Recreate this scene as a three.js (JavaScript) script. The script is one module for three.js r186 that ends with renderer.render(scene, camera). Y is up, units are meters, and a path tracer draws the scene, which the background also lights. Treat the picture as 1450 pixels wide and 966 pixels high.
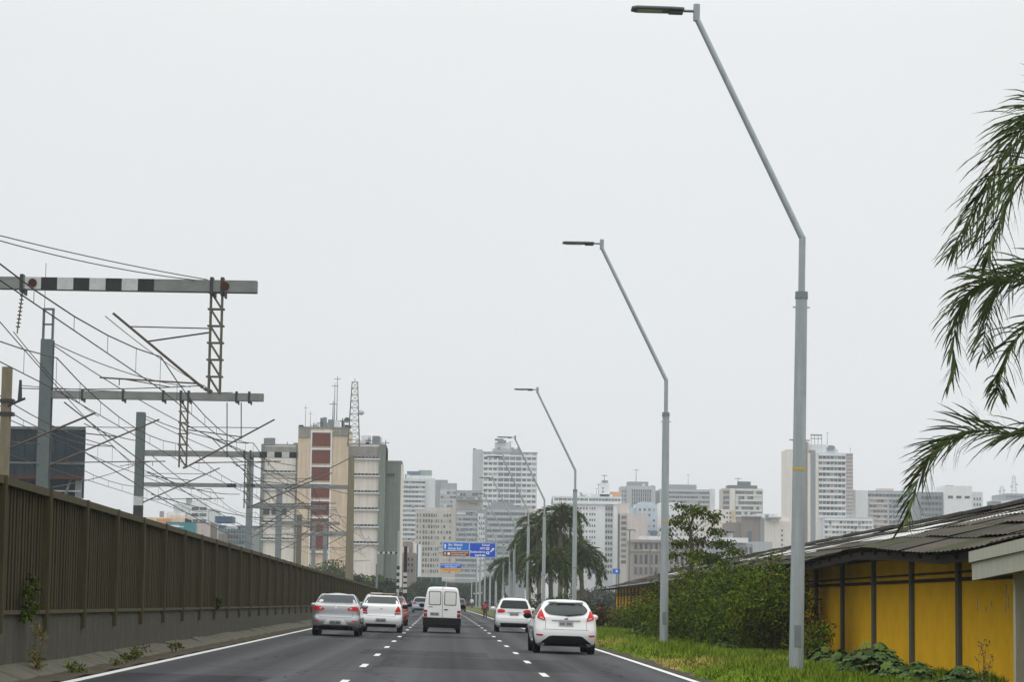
import * as THREE from 'three';
import { mergeGeometries, toCreasedNormals, mergeVertices } from 'three/addons/utils/BufferGeometryUtils.js';
import { MarchingCubes } from 'three/addons/objects/MarchingCubes.js';

// ---------------------------------------------------------------- camera, sky, sun, exposure
const scene = new THREE.Scene();
const F = 3400;                                   // focal length in photograph pixels (1450 x 966)
const camera = new THREE.PerspectiveCamera(2 * Math.atan(483 / F) * 180 / Math.PI, 1450 / 966, 0.5, 9000);
camera.position.set(0, 1.38, 0);
camera.rotation.order = 'YXZ';
camera.rotation.set(Math.atan(367.2 / F), -Math.atan(88.2 / F), 0.0131);
camera.updateMatrixWorld(true);

function rngOf(seed) { let s = seed >>> 0 || 1; return () => { s = (s + 0x6D2B79F5) | 0; let t = Math.imul(s ^ (s >>> 15), 1 | s); t = (t + Math.imul(t ^ (t >>> 7), 61 | t)) ^ t; return ((t ^ (t >>> 14)) >>> 0) / 4294967296; }; }
const hash = (x, y, s) => { let h = Math.imul(x, 374761393) ^ Math.imul(y, 668265263) ^ Math.imul(s, 982451653); h = Math.imul(h ^ (h >>> 13), 1274126177); return ((h ^ (h >>> 16)) >>> 0) / 4294967296; };
function fbm(size, cx, cy, oct, seed) {            // tileable value noise, 0..1
  const out = new Float32Array(size * size); let tot = 0;
  for (let o = 0, a = 1; o < oct; o++, a *= 0.55, cx *= 2, cy *= 2) {
    tot += a;
    for (let j = 0; j < size; j++) {
      const fy = j / size * cy, y0 = Math.floor(fy); let ty = fy - y0; ty = ty * ty * (3 - 2 * ty);
      for (let i = 0; i < size; i++) {
        const fx = i / size * cx, x0 = Math.floor(fx); let tx = fx - x0; tx = tx * tx * (3 - 2 * tx);
        const xa = x0 % cx, xb = (x0 + 1) % cx, ya = y0 % cy, yb = (y0 + 1) % cy, s = seed + o * 17;
        const p = hash(xa, ya, s), q = hash(xb, ya, s), r = hash(xa, yb, s), t = hash(xb, yb, s);
        out[j * size + i] += a * ((p + (q - p) * tx) * (1 - ty) + (r + (t - r) * tx) * ty);
      }
    }
  }
  for (let i = 0; i < out.length; i++) out[i] /= tot;
  return out;
}
{ // overcast sky: even cloud layer, brighter overhead as overcast skies are
  const W = 512, H = 256, data = new Float32Array(W * H * 4), n = fbm(512, 10, 14, 5, 5);
  for (let j = 0; j < H; j++) {
    const el = ((j + 0.5) / H - 0.5) * Math.PI, s = Math.max(0, Math.sin(el));
    for (let i = 0; i < W; i++) {
      const k = (j * W + i) * 4, m = 1 + (n[((j * 2) % 512) * 512 + i] - 0.5) * 0.12;
      const L = el > 0 ? (1 + 1.8 * Math.max(0, s - 0.23)) * m : 1;
      const g = el < -0.02 ? 0.28 : 1;
      data[k] = 0.835 * L * g; data[k + 1] = 0.858 * L * g; data[k + 2] = 0.87 * L * g; data[k + 3] = 1;
    }
  }
  const sky = new THREE.DataTexture(data, W, H, THREE.RGBAFormat, THREE.FloatType);
  sky.mapping = THREE.EquirectangularReflectionMapping; sky.magFilter = sky.minFilter = THREE.LinearFilter; sky.wrapS = THREE.RepeatWrapping; sky.needsUpdate = true;
  scene.background = sky; scene.environment = sky;
}
const sun = new THREE.DirectionalLight(0xfff4e6, 0.5);
sun.position.set(8, 150, -70); sun.target.position.set(0, 0, -80); scene.add(sun, sun.target);
sun.castShadow = true; sun.shadow.radius = 80; sun.shadow.mapSize.set(2048, 2048);
Object.assign(sun.shadow.camera, { left: -120, right: 120, top: 160, bottom: -160, near: 1, far: 600 });
scene.fog = new THREE.FogExp2(0xdfe3e6, 0.00025);
const renderer = new THREE.WebGLRenderer({ antialias: true });
renderer.toneMapping = THREE.LinearToneMapping; renderer.toneMappingExposure = 1.0;
renderer.shadowMap.enabled = true;

// ---------------------------------------------------------------- helpers
const V = (x, y, z) => new THREE.Vector3(x, y, z);
function at(px, py, D) { const d = V((px - 725) / F, -(py - 483) / F, -1).applyQuaternion(camera.quaternion); return camera.position.clone().addScaledVector(d, D / -d.z); }
const taken = {};
function numbered(n) { if (!(n in taken)) { taken[n] = 0; return n; } return n + '_' + String(++taken[n]).padStart(3, '0'); }
function tag(o, label, category, group, kind) { if (label) o.userData.label = label; if (category) o.userData.category = category; if (group) o.userData.group = group; if (kind) o.userData.kind = kind; return o; }
function thing(name, label, category, pos, group, turn = 0) { const g = new THREE.Group(); g.name = numbered(name); scene.add(g); if (pos) g.position.copy(pos); g.rotation.y = turn; return tag(g, label, category, group); }
function triUV(g) {
  const p = g.attributes.position, n = g.attributes.normal, uv = new Float32Array(p.count * 2);
  for (let i = 0; i < p.count; i++) {
    const ax = Math.abs(n.getX(i)), ay = Math.abs(n.getY(i)), az = Math.abs(n.getZ(i)); let u, v;
    if (ay > ax && ay > az) { u = p.getX(i); v = p.getZ(i); } else if (ax > az) { u = p.getZ(i); v = p.getY(i); } else { u = p.getX(i); v = p.getY(i); }
    uv[2 * i] = u; uv[2 * i + 1] = v;
  }
  g.setAttribute('uv', new THREE.BufferAttribute(uv, 2)); return g;
}
function clean(g) { let h = g.index ? g.toNonIndexed() : g; for (const k of Object.keys(h.attributes)) if (!['position', 'normal', 'uv'].includes(k)) h.deleteAttribute(k); if (!h.attributes.uv) h.setAttribute('uv', new THREE.BufferAttribute(new Float32Array(h.attributes.position.count * 2), 2)); return h; }
function part(name, geos, mat, parent, keepUV) {
  const list = (Array.isArray(geos) ? geos : [geos]).map(clean), g = list.length > 1 ? mergeGeometries(list) : list[0];
  if (!keepUV) triUV(g);
  const m = new THREE.Mesh(g, mat); m.castShadow = m.receiveShadow = true;
  if (parent) { m.name = name; parent.add(m); } else { m.name = numbered(name); scene.add(m); }
  return m;
}
function put(name, geo, mat, parent, x, y, z, sx = 1, sy = 1, sz = 1, ry = 0) { const m = new THREE.Mesh(geo, mat); m.name = name; m.position.set(x, y, z); m.scale.set(sx, sy, sz); m.rotation.y = ry; m.castShadow = m.receiveShadow = true; parent.add(m); return m; }
const B = (sx, sy, sz, x = 0, y = 0, z = 0, ry = 0) => { const g = new THREE.BoxGeometry(sx, sy, sz); if (ry) g.rotateY(ry); return g.translate(x, y, z); };
function BB(a, b, w, h) { // box beam from a to b (w across, h high)
  const d = b.clone().sub(a), L = d.length(), g = new THREE.BoxGeometry(w, h, L); g.lookAt(d.normalize()); const c = a.clone().add(b).multiplyScalar(0.5); return g.translate(c.x, c.y, c.z);
}
function T(a, b, r0, r1 = r0, n = 8) { const d = b.clone().sub(a), L = d.length(), g = new THREE.CylinderGeometry(r1, r0, L, n); g.applyQuaternion(new THREE.Quaternion().setFromUnitVectors(V(0, 1, 0), d.normalize())); const c = a.clone().add(b).multiplyScalar(0.5); return g.translate(c.x, c.y, c.z); }
const tube = (pts, r, n = 5, seg) => new THREE.TubeGeometry(pts.length === 2 ? new THREE.LineCurve3(...pts) : new THREE.CatmullRomCurve3(pts), seg || Math.max(1, (pts.length - 1) * 4), r, n);
const unit = new THREE.BoxGeometry(1, 1, 1);

const NO = { fine: fbm(256, 32, 32, 4, 11), mix: fbm(256, 4, 4, 6, 23), streak: fbm(256, 48, 3, 4, 37), road: fbm(256, 24, 1, 4, 53), blot: fbm(256, 6, 6, 3, 71) };
const tcache = {};
function tex(type, amp, m, mx = m) {
  const key = type + amp;
  if (!tcache[key]) {
    const S = 256, d = new Uint8Array(S * S * 4), a = NO[type];
    for (let i = 0; i < S * S; i++) {
      let v = (a[i] - 0.5) * 2.4; const f = (NO.fine[i] - 0.5) * 1.4; v = Math.max(-1, Math.min(1, v * 0.75 + f * 0.45));
      const lin = 1 - amp * 0.5 + v * amp * 0.5, c = Math.max(0, Math.min(255, Math.round(255 * Math.pow(Math.max(0, lin), 1 / 2.2))));
      d[i * 4] = d[i * 4 + 1] = d[i * 4 + 2] = c; d[i * 4 + 3] = 255;
    }
    const t = new THREE.DataTexture(d, S, S); t.colorSpace = THREE.SRGBColorSpace; t.magFilter = THREE.LinearFilter; t.minFilter = THREE.LinearMipmapLinearFilter; t.generateMipmaps = true; t.wrapS = t.wrapT = THREE.RepeatWrapping; t.needsUpdate = true; tcache[key] = t;
  }
  const k2 = key + '|' + m + '|' + mx;
  if (!tcache[k2]) { const t = tcache[key].clone(); t.repeat.set(1 / mx, 1 / m); t.needsUpdate = true; tcache[k2] = t; }
  return tcache[k2];
}
function mat(rgb, rough = 0.85, o = {}) {
  const { tx, amp = 0.3, m = 2, mx, bump, phys, ...rest } = o;
  const p = { roughness: rough, side: THREE.DoubleSide, ...rest }; const k = tx ? 1 / (1 - amp * 0.5) : 1;
  p.color = new THREE.Color().setRGB(Math.min(1, rgb[0] * k), Math.min(1, rgb[1] * k), Math.min(1, rgb[2] * k));
  if (tx) { p.map = tex(tx, amp, m, mx); if (bump) { p.bumpMap = p.map; p.bumpScale = bump; } }
  if (p.specularIntensity === undefined && rough >= 0.74) { p.specularIntensity = 0.25; }
  return phys || p.specularIntensity !== undefined ? new THREE.MeshPhysicalMaterial(p) : new THREE.MeshStandardMaterial(p);
}
function asphaltTex() { // 12 m across, 96 m along: polished wheel paths, oil-dark lane middles, patches and sealed cracks
  const w = 256, h = 1024, d = new Uint8Array(w * h * 4), a = fbm(256, 48, 48, 3, 101), b = fbm(256, 5, 3, 5, 103), c = fbm(256, 40, 1, 4, 107), rr = rngOf(8), pat = [], crk = [];
  for (let i = 0; i < 9; i++) pat.push([rr() * w, rr() * h, 14 + rr() * 40, 14 + rr() * 50, rr() < 0.6 ? -0.26 : 0.2]);
  for (let i = 0; i < 16; i++) crk.push([rr() * w, rr() * h, 60 + rr() * 220, rr() * 6, rr() < 0.3]);
  const v = new Float32Array(w * h);
  for (let j = 0; j < h; j++) for (let i = 0; i < w; i++) { const x = i / w * 12 - 6; let q = 0.55; for (const [l, hw] of [[-3.6, 0.8], [0.1, 0.8], [3.3, 0.8]]) { for (const s of [-1, 1]) q += 0.15 * Math.exp(-(((x - l - s * hw) / 0.32) ** 2)); q -= 0.1 * Math.exp(-(((x - l) / 0.35) ** 2)); }
    q += (a[(j * 4 % 256) * 256 + i] - 0.5) * 0.35 + (b[(j >> 2) * 256 + i] - 0.5) * 0.45 + (c[(j >> 2) * 256 + i] - 0.5) * 0.4; for (const [px, py, pw, ph, k] of pat) if (Math.abs(i - px) < pw && Math.abs(j - py) < ph) q += k; v[j * w + i] = q; }
  for (const [x0, y0, L, ph, across] of crk) for (let t = 0; t < L; t++) { const i = Math.round(across ? x0 + t * 0.6 : x0 + 6 * Math.sin(t * 0.05 + ph) + 2 * Math.sin(t * 0.31)), j = Math.round(across ? y0 + 5 * Math.sin(t * 0.08 + ph) : y0 + t); v[(((j % h) + h) % h) * w + (((i % w) + w) % w)] -= 0.4; }
  for (let i = 0; i < w * h; i++) { const q = Math.round(255 * Math.pow(Math.max(0.05, Math.min(1, v[i])), 1 / 2.2)); d[i * 4] = d[i * 4 + 1] = d[i * 4 + 2] = q; d[i * 4 + 3] = 255; }
  const t = new THREE.DataTexture(d, w, h); t.colorSpace = THREE.SRGBColorSpace; t.magFilter = THREE.LinearFilter; t.minFilter = THREE.LinearMipmapLinearFilter; t.generateMipmaps = true; t.wrapS = t.wrapT = THREE.RepeatWrapping; t.repeat.set(1 / 12, 1 / 96); t.offset.set(0.5, 0); t.needsUpdate = true; return t;
}
const M = {
  asphalt: mat([0.078, 0.081, 0.086], 0.85, { map: asphaltTex() }),
  paint: mat([0.58, 0.58, 0.55], 0.7, { tx: 'mix', amp: 0.5, m: 1.1 }),
  dirt: mat([0.06, 0.05, 0.032], 1, { tx: 'mix', amp: 0.6, m: 2.4 }),
  verge: mat([0.08, 0.095, 0.02], 1, { tx: 'mix', amp: 0.7, m: 3 }),
  land: mat([0.09, 0.09, 0.075], 1, { tx: 'mix', amp: 0.5, m: 60 }),
  ballast: mat([0.1, 0.095, 0.085], 1, { tx: 'fine', amp: 0.5, m: 2 }),
  wallc: mat([0.08, 0.076, 0.058], 0.95, { tx: 'streak', amp: 0.65, m: 3.2, bump: 0.004 }),
  skirt: mat([0.1, 0.094, 0.072], 0.95, { tx: 'mix', amp: 0.5, m: 1.6, bump: 0.006 }),
  slat: mat([0.05, 0.042, 0.019], 0.85, { tx: 'mix', amp: 0.35, m: 2.6 }),
  slat2: mat([0.043, 0.036, 0.017], 0.85, { tx: 'mix', amp: 0.35, m: 2.1 }),
  back: mat([0.045, 0.038, 0.018], 0.9, { tx: 'mix', amp: 0.4, m: 1.2 }),
  fpost: mat([0.078, 0.067, 0.035], 0.8, { tx: 'streak', amp: 0.4, m: 2 }),
  galv: mat([0.37, 0.41, 0.42], 0.55, { tx: 'streak', amp: 0.38, m: 3, metalness: 0.25 }),
  galvD: mat([0.2, 0.225, 0.23], 0.6, { tx: 'mix', amp: 0.3, m: 2, metalness: 0.2 }),
  lampHead: mat([0.13, 0.135, 0.14], 0.5),
  lens: mat([0.5, 0.5, 0.48], 0.2),
  strap: mat([0.6, 0.4, 0.06], 0.6),
  steelG: mat([0.11, 0.135, 0.135], 0.65, { tx: 'mix', amp: 0.35, m: 1.6 }),
  steelB: mat([0.2, 0.21, 0.195], 0.65, { tx: 'mix', amp: 0.45, m: 1.3 }),
  steelW: mat([0.115, 0.105, 0.08], 0.7, { tx: 'mix', amp: 0.4, m: 0.8 }),
  rust: mat([0.075, 0.034, 0.022], 0.85, { tx: 'mix', amp: 0.4, m: 0.5 }),
  rod: mat([0.1, 0.075, 0.055], 0.7),
  wire: mat([0.035, 0.036, 0.038], 0.6),
  black: mat([0.02, 0.021, 0.022], 0.7, { tx: 'mix', amp: 0.6, m: 0.7 }),
  bandW: mat([0.52, 0.53, 0.52], 0.75, { tx: 'mix', amp: 0.35, m: 0.7 }),
  insul: mat([0.16, 0.12, 0.1], 0.25),
  concP: mat([0.23, 0.2, 0.135], 0.9, { tx: 'streak', amp: 0.35, m: 3 }),
  yellow: mat([0.74, 0.41, 0.008], 0.95, { tx: 'mix', amp: 0.32, m: 2.1, bump: 0.004 }),
  shedPost: mat([0.13, 0.135, 0.12], 0.8, { tx: 'streak', amp: 0.4, m: 2 }),
  pale: mat([0.42, 0.41, 0.34], 0.8, { tx: 'streak', amp: 0.35, m: 1.5 }),
  woodD: mat([0.03, 0.026, 0.021], 0.95),
  roofs: [[0.052, 0.047, 0.037], [0.06, 0.052, 0.04], [0.04, 0.041, 0.026], [0.075, 0.062, 0.05], [0.045, 0.047, 0.022]].map((c, i) => mat(c, 0.95, { tx: 'mix', amp: 0.75, m: 1.1 + i * 0.3, bump: 0.01 })),
  roofW: mat([0.48, 0.48, 0.46], 0.7, { tx: 'streak', amp: 0.7, m: 6, mx: 1.6 }),
  bark: mat([0.09, 0.075, 0.055], 0.95, { tx: 'mix', amp: 0.5, m: 0.6 }),
  palmBark: mat([0.15, 0.13, 0.1], 0.95, { tx: 'mix', amp: 0.5, m: 0.6 }),
};
// ---------------------------------------------------------------- ground, road, verge
const cx = D => D < 60 ? 0 : D < 300 ? -1.5e-5 * (D - 60) ** 2 : -0.864 - 0.0072 * (D - 300);
const roadY = x => -0.02 * x;
function strip(xa, xb, D0, D1, dy, step = 6, n = 1, yf) {
  const pos = [], idx = []; const rows = Math.max(1, Math.ceil((D1 - D0) / step));
  for (let j = 0; j <= rows; j++) { const D = D0 + (D1 - D0) * j / rows, a = (typeof xa === 'function' ? xa(D) : xa), b = (typeof xb === 'function' ? xb(D) : xb);
    for (let i = 0; i <= n; i++) { const x = a + (b - a) * i / n; pos.push(x + cx(D), (yf ? yf(x, D) : roadY(x)) + dy, -D); } }
  for (let j = 0; j < rows; j++) for (let i = 0; i < n; i++) { const a = j * (n + 1) + i, b = a + 1, c = a + n + 1, d = c + 1; idx.push(a, b, c, b, d, c); }
  const g = new THREE.BufferGeometry(); g.setAttribute('position', new THREE.Float32BufferAttribute(pos, 3)); g.setIndex(idx); g.computeVertexNormals(); return g;
}
const struct = o => tag(o, null, null, null, 'structure');
struct(tag(part('land', new THREE.PlaneGeometry(9000, 7200).rotateX(-Math.PI / 2).translate(0, -0.62, -3300), M.land), 'flat dull ground stretching out to the distant city', 'ground'));
struct(tag(part('road', strip(-5.75, D => 4.9 - 0.8 * THREE.MathUtils.smoothstep(D, 60, 170), 6, 620, 0), M.asphalt), 'dark asphalt three lane road running towards the city', 'road'));
const edgeR = D => 4.68 - 0.8 * THREE.MathUtils.smoothstep(D, 60, 170);
struct(tag(part('edge_line', strip(D => edgeR(D) - 0.07, D => edgeR(D) + 0.08, 8, 600, 0.004), M.paint), 'solid white edge line beside the grass verge', 'road marking'));
struct(tag(part('edge_line', strip(-5.56, -5.4, 8, 600, 0.004), M.paint), 'solid white edge line along the foot of the concrete barrier', 'road marking'));
{ const rr = rngOf(3);
  for (const [x, ph, lab] of [[-1.62, 39.2, 'short white lane dashes on the side of the concrete barrier'], [1.9, 46.4, 'short white lane dashes on the side of the grass verge']]) {
    const line = tag(thing('lane_line', lab, 'road marking', V(x, roadY(x), -ph)), null, null, null, 'structure');
    for (let k = -3; k < 34; k++) { const D = ph + k * 9.5 + (rr() - 0.5) * 0.5, g = strip(x - 0.065, x + 0.065, D - 1.15, D + 1.15, 0.005, 3); g.translate(-x, -roadY(x), ph); part('dash', g, M.paint, line); }
  } }
const vY = (x, D) => { const e = edgeR(D) + 0.2; return roadY(e) - 0.018 - 0.022 * Math.max(0, x - e) + (x > e + 0.2 ? 0.05 * Math.sin(x * 1.7 + D * 0.31) * Math.sin(D * 0.53 + 1) + 0.05 * Math.min(1, x - e - 0.2) : 0); };
struct(tag(part('verge', strip(D => edgeR(D) + 0.2, D => edgeR(D) + 30, 8, 620, 0, 1.2, 60, vY), M.verge), 'grassy verge ground between the road and the yellow shed', 'ground'));
struct(tag(part('verge', strip(D => edgeR(D) + 0.14, D => edgeR(D) + 0.62, 8, 300, 0.022, 1, 3, (x, D) => vY(x, D) + 0.012 * Math.sin(D * 2.3 + x * 9)), M.dirt), 'narrow strip of bare brown soil along the white edge line', 'ground'));
struct(tag(part('gutter', strip(-6.5, -5.62, 8, 300, 0.012, 1, 3, (x, D) => roadY(x) + 0.015 * Math.sin(D * 1.9 + x * 7)), M.dirt), 'brown silt lying in the gutter under the barrier', 'ground'));
struct(tag(part('rail_bed', B(34, 0.8, 640, -24, 0.0, -330), M.ballast), 'stony railway bed behind the barrier', 'ground'));

// grass on the verge (nobody could count it)
{ const rr = rngOf(77), pos = [], nor = [], col = [];
  for (let b = 0; b < 9; b++) { const a = rr() * 6.28, h = 0.5 + rr() * 0.5, w = 0.05 + rr() * 0.03, lean = 0.15 + rr() * 0.4, ox = (rr() - 0.5) * 0.7, oz = (rr() - 0.5) * 0.7, c = Math.cos(a), s = Math.sin(a);
    const p = [[-w, 0, 0], [w, 0, 0], [w * 0.7, h * 0.55, lean * 0.35], [-w * 0.7, h * 0.55, lean * 0.35], [0, h, lean]].map(([x, y, z]) => [ox + x * c - z * s, y, oz + x * s + z * c]);
    for (const t of [0, 1, 2, 0, 2, 3, 3, 2, 4]) pos.push(...p[t]); }
  const g = new THREE.BufferGeometry(); g.setAttribute('position', new THREE.Float32BufferAttribute(pos, 3)); g.computeVertexNormals();
  const list = [], n0 = NO.mix;
  for (let i = 0; i < 46000; i++) {
    const D = 34 + 165 * rr() ** 1.7, e = edgeR(D), u = rr(), x = e + 0.5 + u * (D < 46 ? 4.4 : D < 70 ? 5.6 : 8);
    const q = n0[(Math.floor(x * 14) & 255) * 256 + (Math.floor(D * 9) & 255)], edge = x - e < 1.5 ? 1 : 0;
    if (edge && rr() < 0.25 + (q - 0.5)) continue;
    const dry = Math.min(1, Math.max(0, (0.53 - q) * 5 + (x - e < 1.9 ? 0.35 : 0) + rr() * 0.25 - 0.1));
    list.push([x + cx(D), vY(x, D) - 0.02, -D, (0.06 + rr() ** 2 * 0.15) * (0.6 + q) * (x - e < 1.4 ? 0.6 : 1), rr() * 6.28, dry, rr()]);
  }
  const im = new THREE.InstancedMesh(g, mat([1, 1, 1], 0.9), list.length), m4 = new THREE.Matrix4(), qn = new THREE.Quaternion(), c = new THREE.Color();
  list.forEach(([x, y, z, h, a, dry, v], i) => { qn.setFromAxisAngle(V(0, 1, 0), a); m4.compose(V(x, y, z), qn, V(0.34, h * 1.5, 0.34)); im.setMatrixAt(i, m4); const k = 0.75 + v * 0.5; c.setRGB((0.135 + 0.2 * dry) * k, (0.2 + 0.06 * dry) * k, (0.014 + 0.06 * dry) * k); im.setColorAt(i, c); });
  im.name = 'grass'; im.castShadow = im.receiveShadow = true; scene.add(im); tag(im, 'uneven green and straw coloured grass growing on the verge', 'grass', null, 'stuff');
}

// ---------------------------------------------------------------- concrete barrier with sloped foot, slatted fence above
const WX = -6.6, topY = D => 3.12 - (D - 35) * 0.0037, junY = D => 1.0 - (D - 35) * 0.0015;
{ const D0 = 27, D1 = 236, bar = thing('barrier_wall', 'stained concrete barrier with sloped foot below the slatted fence', 'wall', V(WX, 0, -D0));
  for (let D = D0, k = 0; D < D1; D += 12.3, k++) { const L = Math.min(12.28, D1 - D), a = junY(D), b = junY(D + L);
    const g = B(0.34, 1, L, -0.17, 0.5, -(D - D0) - L / 2), p = g.attributes.position; for (let i = 0; i < p.count; i++) if (p.getY(i) > 0.5) p.setY(i, p.getZ(i) > -(D - D0) - L / 2 ? a : b); 
    part('wall_segment', g, M.wallc, bar); }
  const rr = rngOf(9);
  for (let D = D0; D < D1; ) { const L = D < 90 ? 1.15 + rr() * 0.5 : 6, h = 0.24 + rr() * 0.05, w = 0.44 + rr() * 0.06;
    const s = new THREE.Shape([[0, 0.04], [w, 0.04], [w - 0.02, 0.13], [0.05, h], [0, h + 0.02]].map(q => new THREE.Vector2(...q)));
    const g = new THREE.ExtrudeGeometry(s, { depth: L - 0.03, bevelEnabled: true, bevelSize: 0.012, bevelThickness: 0.012, bevelSegments: 1 }); g.translate(0.014, 0, -(D - D0) - L + 0.015); part('foot_slab', g, M.skirt, bar); D += L; }
  const fen = thing('slatted_fence', 'tall dark olive slatted fence on top of the concrete barrier', 'fence', V(WX, 0, -D0));
  const posts = []; for (let D = 31.7; D < 236; D += 4.13) posts.push(D);
  const slatG = new THREE.BoxGeometry(0.05, 1, 0.15), NS = 14;
  posts.forEach((D, k) => { const y0 = junY(D), y1 = topY(D), z = -(D - D0);
    part('post', [B(0.15, y1 - y0 + 0.22, 0.05, 0.0, (y0 + y1) / 2 - 0.1, z - 0.055), B(0.15, y1 - y0 + 0.22, 0.05, 0.0, (y0 + y1) / 2 - 0.1, z + 0.055), B(0.03, y1 - y0 + 0.22, 0.06, 0.03, (y0 + y1) / 2 - 0.1, z)], M.fpost, fen);
    if (k === posts.length - 1) return; const E = posts[k + 1], zb = -(E - D0), zm = (z + zb) / 2, L = 4.13 - 0.16, ya = (junY(D) + junY(E)) / 2, yb = (topY(D) + topY(E)) / 2;
    part('top_rail', BB(V(-0.02, topY(D) - 0.06, z - 0.08), V(-0.02, topY(E) - 0.06, zb + 0.08), 0.14, 0.12), M.fpost, fen);
    part('bottom_rail', BB(V(-0.01, junY(D) + 0.1, z - 0.08), V(-0.01, junY(E) + 0.1, zb + 0.08), 0.12, 0.06), M.fpost, fen);
    part('ledge', BB(V(-0.09, junY(D) + 0.03, z - 0.08), V(-0.09, junY(E) + 0.03, zb + 0.08), 0.14, 0.1), M.skirt, fen);
    const pan = part('backing_panel', B(0.02, yb - ya - 0.12, L, -0.1, (ya + yb) / 2 + 0.02, zm), M.back, fen), gs = [];
    for (let i = 0; i < NS; i++) { const zz = z - 0.1 - (i + 0.5) * (L - 0.04) / NS, f = (i + 0.5) / NS, h = THREE.MathUtils.lerp(topY(D), topY(E), f) - ya - 0.25, m = rr() < 0.6 ? M.slat : M.slat2, y = ya + 0.13 + h / 2;
      if (k < 20) put('slat', slatG, m, pan, -0.068 + (rr() - 0.5) * 0.01, y, zz, 1, h, 1, 0); else gs.push(B(0.05, h, 0.15, -0.068, y, zz)); }
    if (gs.length) tag(part('slats', gs, rr() < 0.6 ? M.slat : M.slat2, pan), null, null, null, 'stuff');
  });
}
// ---------------------------------------------------------------- street lamps
{ const proto = new THREE.Group();
  const lg = (h0, h1, r0, r1) => T(V(0, h0, 0), V(0, h1, 0), r0, r1, 14);
  part('pole', [lg(0, 7.78, 0.145, 0.115), T(V(-0.2, 4.9, 0), V(0.2, 4.9, 0), 0.014), T(V(-0.17, 7.55, 0), V(0.17, 7.55, 0), 0.014)], M.galv, proto);
  part('access_door', B(0.13, 0.42, 0.04, 0, 1.05, 0.128), M.galvD, proto); part('footing', B(0.55, 0.3, 0.55, 0, 0.02, 0), M.skirt, proto);
  part('collar', lg(7.72, 7.86, 0.13, 0.125), M.galvD, proto);
  part('upper_pole', lg(7.8, 8.97, 0.068, 0.066), M.galv, proto);
  part('arm', [T(V(0.005, 8.93, 0), V(-2.2, 13.36, 0), 0.066, 0.058, 12), T(V(-2.2, 13.3, 0), V(-2.2, 13.64, 0), 0.068, 0.068, 12)], M.galv, proto);
  const head = part('luminaire', (() => { const s = new THREE.Shape([[-0.02, -0.16], [-0.26, -0.19], [-0.95, -0.19], [-1.04, -0.12], [-1.04, 0.12], [-0.95, 0.19], [-0.26, 0.19], [-0.02, 0.16]].map(q => new THREE.Vector2(...q)));
    const g = new THREE.ExtrudeGeometry(s, { depth: 0.015, bevelEnabled: true, bevelSize: 0.02, bevelThickness: 0.022, bevelSegments: 2 }); g.rotateX(-Math.PI / 2); g.translate(-2.46, 13.5, 0); return [g, B(0.28, 0.08, 0.2, -2.62, 13.475, 0), ...[0, 1, 2, 3, 4].map(i => B(0.015, 0.02, 0.24, -2.75 - i * 0.06, 13.54, 0))]; })(), M.lampHead, proto);
  part('bracket', T(V(-2.2, 13.5, 0), V(-2.6, 13.5, 0), 0.03), M.galvD, head);
  part('lens', B(0.5, 0.015, 0.26, -3.15, 13.468, 0), M.lens, head);
  const list = [[47.3, 0, 'grey street lamp with oblique arm standing before the yellow shed', 4.3], [79.6, 0, 'grey street lamp with oblique arm standing before the dark hedge', 4.2]];
  for (const D of [136, 176, 200, 235, 271, 300, 329, 360, 392, 423]) list.push([D, 0, 'grey street lamp with oblique arm in the row beside the palms', D < 200 ? 3.4 : 0]);
  for (const [D, , lab, strap] of list) { const g = proto.clone(); g.name = numbered('street_lamp'); scene.add(g); { const lx = D < 50 ? 6.87 : D < 90 ? 7.2 : D < 190 ? 7.3 : 7.05; g.position.set(lx + cx(D), vY(lx, D) - (D < 50 ? 0.22 : 0.1), -D); } g.rotation.z = D < 50 ? -0.014 : D < 81 ? -0.003 : 0; g.rotation.y = (hash(D | 0, 3, 1) - 0.5) * 0.03; tag(g, lab, 'street lamp', 'street lamps along the verge');
    if (strap) part('strap', T(V(0, strap, 0), V(0, strap + 0.05, 0), 0.134, 0.134, 14), D < 100 ? M.strap : M.galvD, g); }
}

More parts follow.
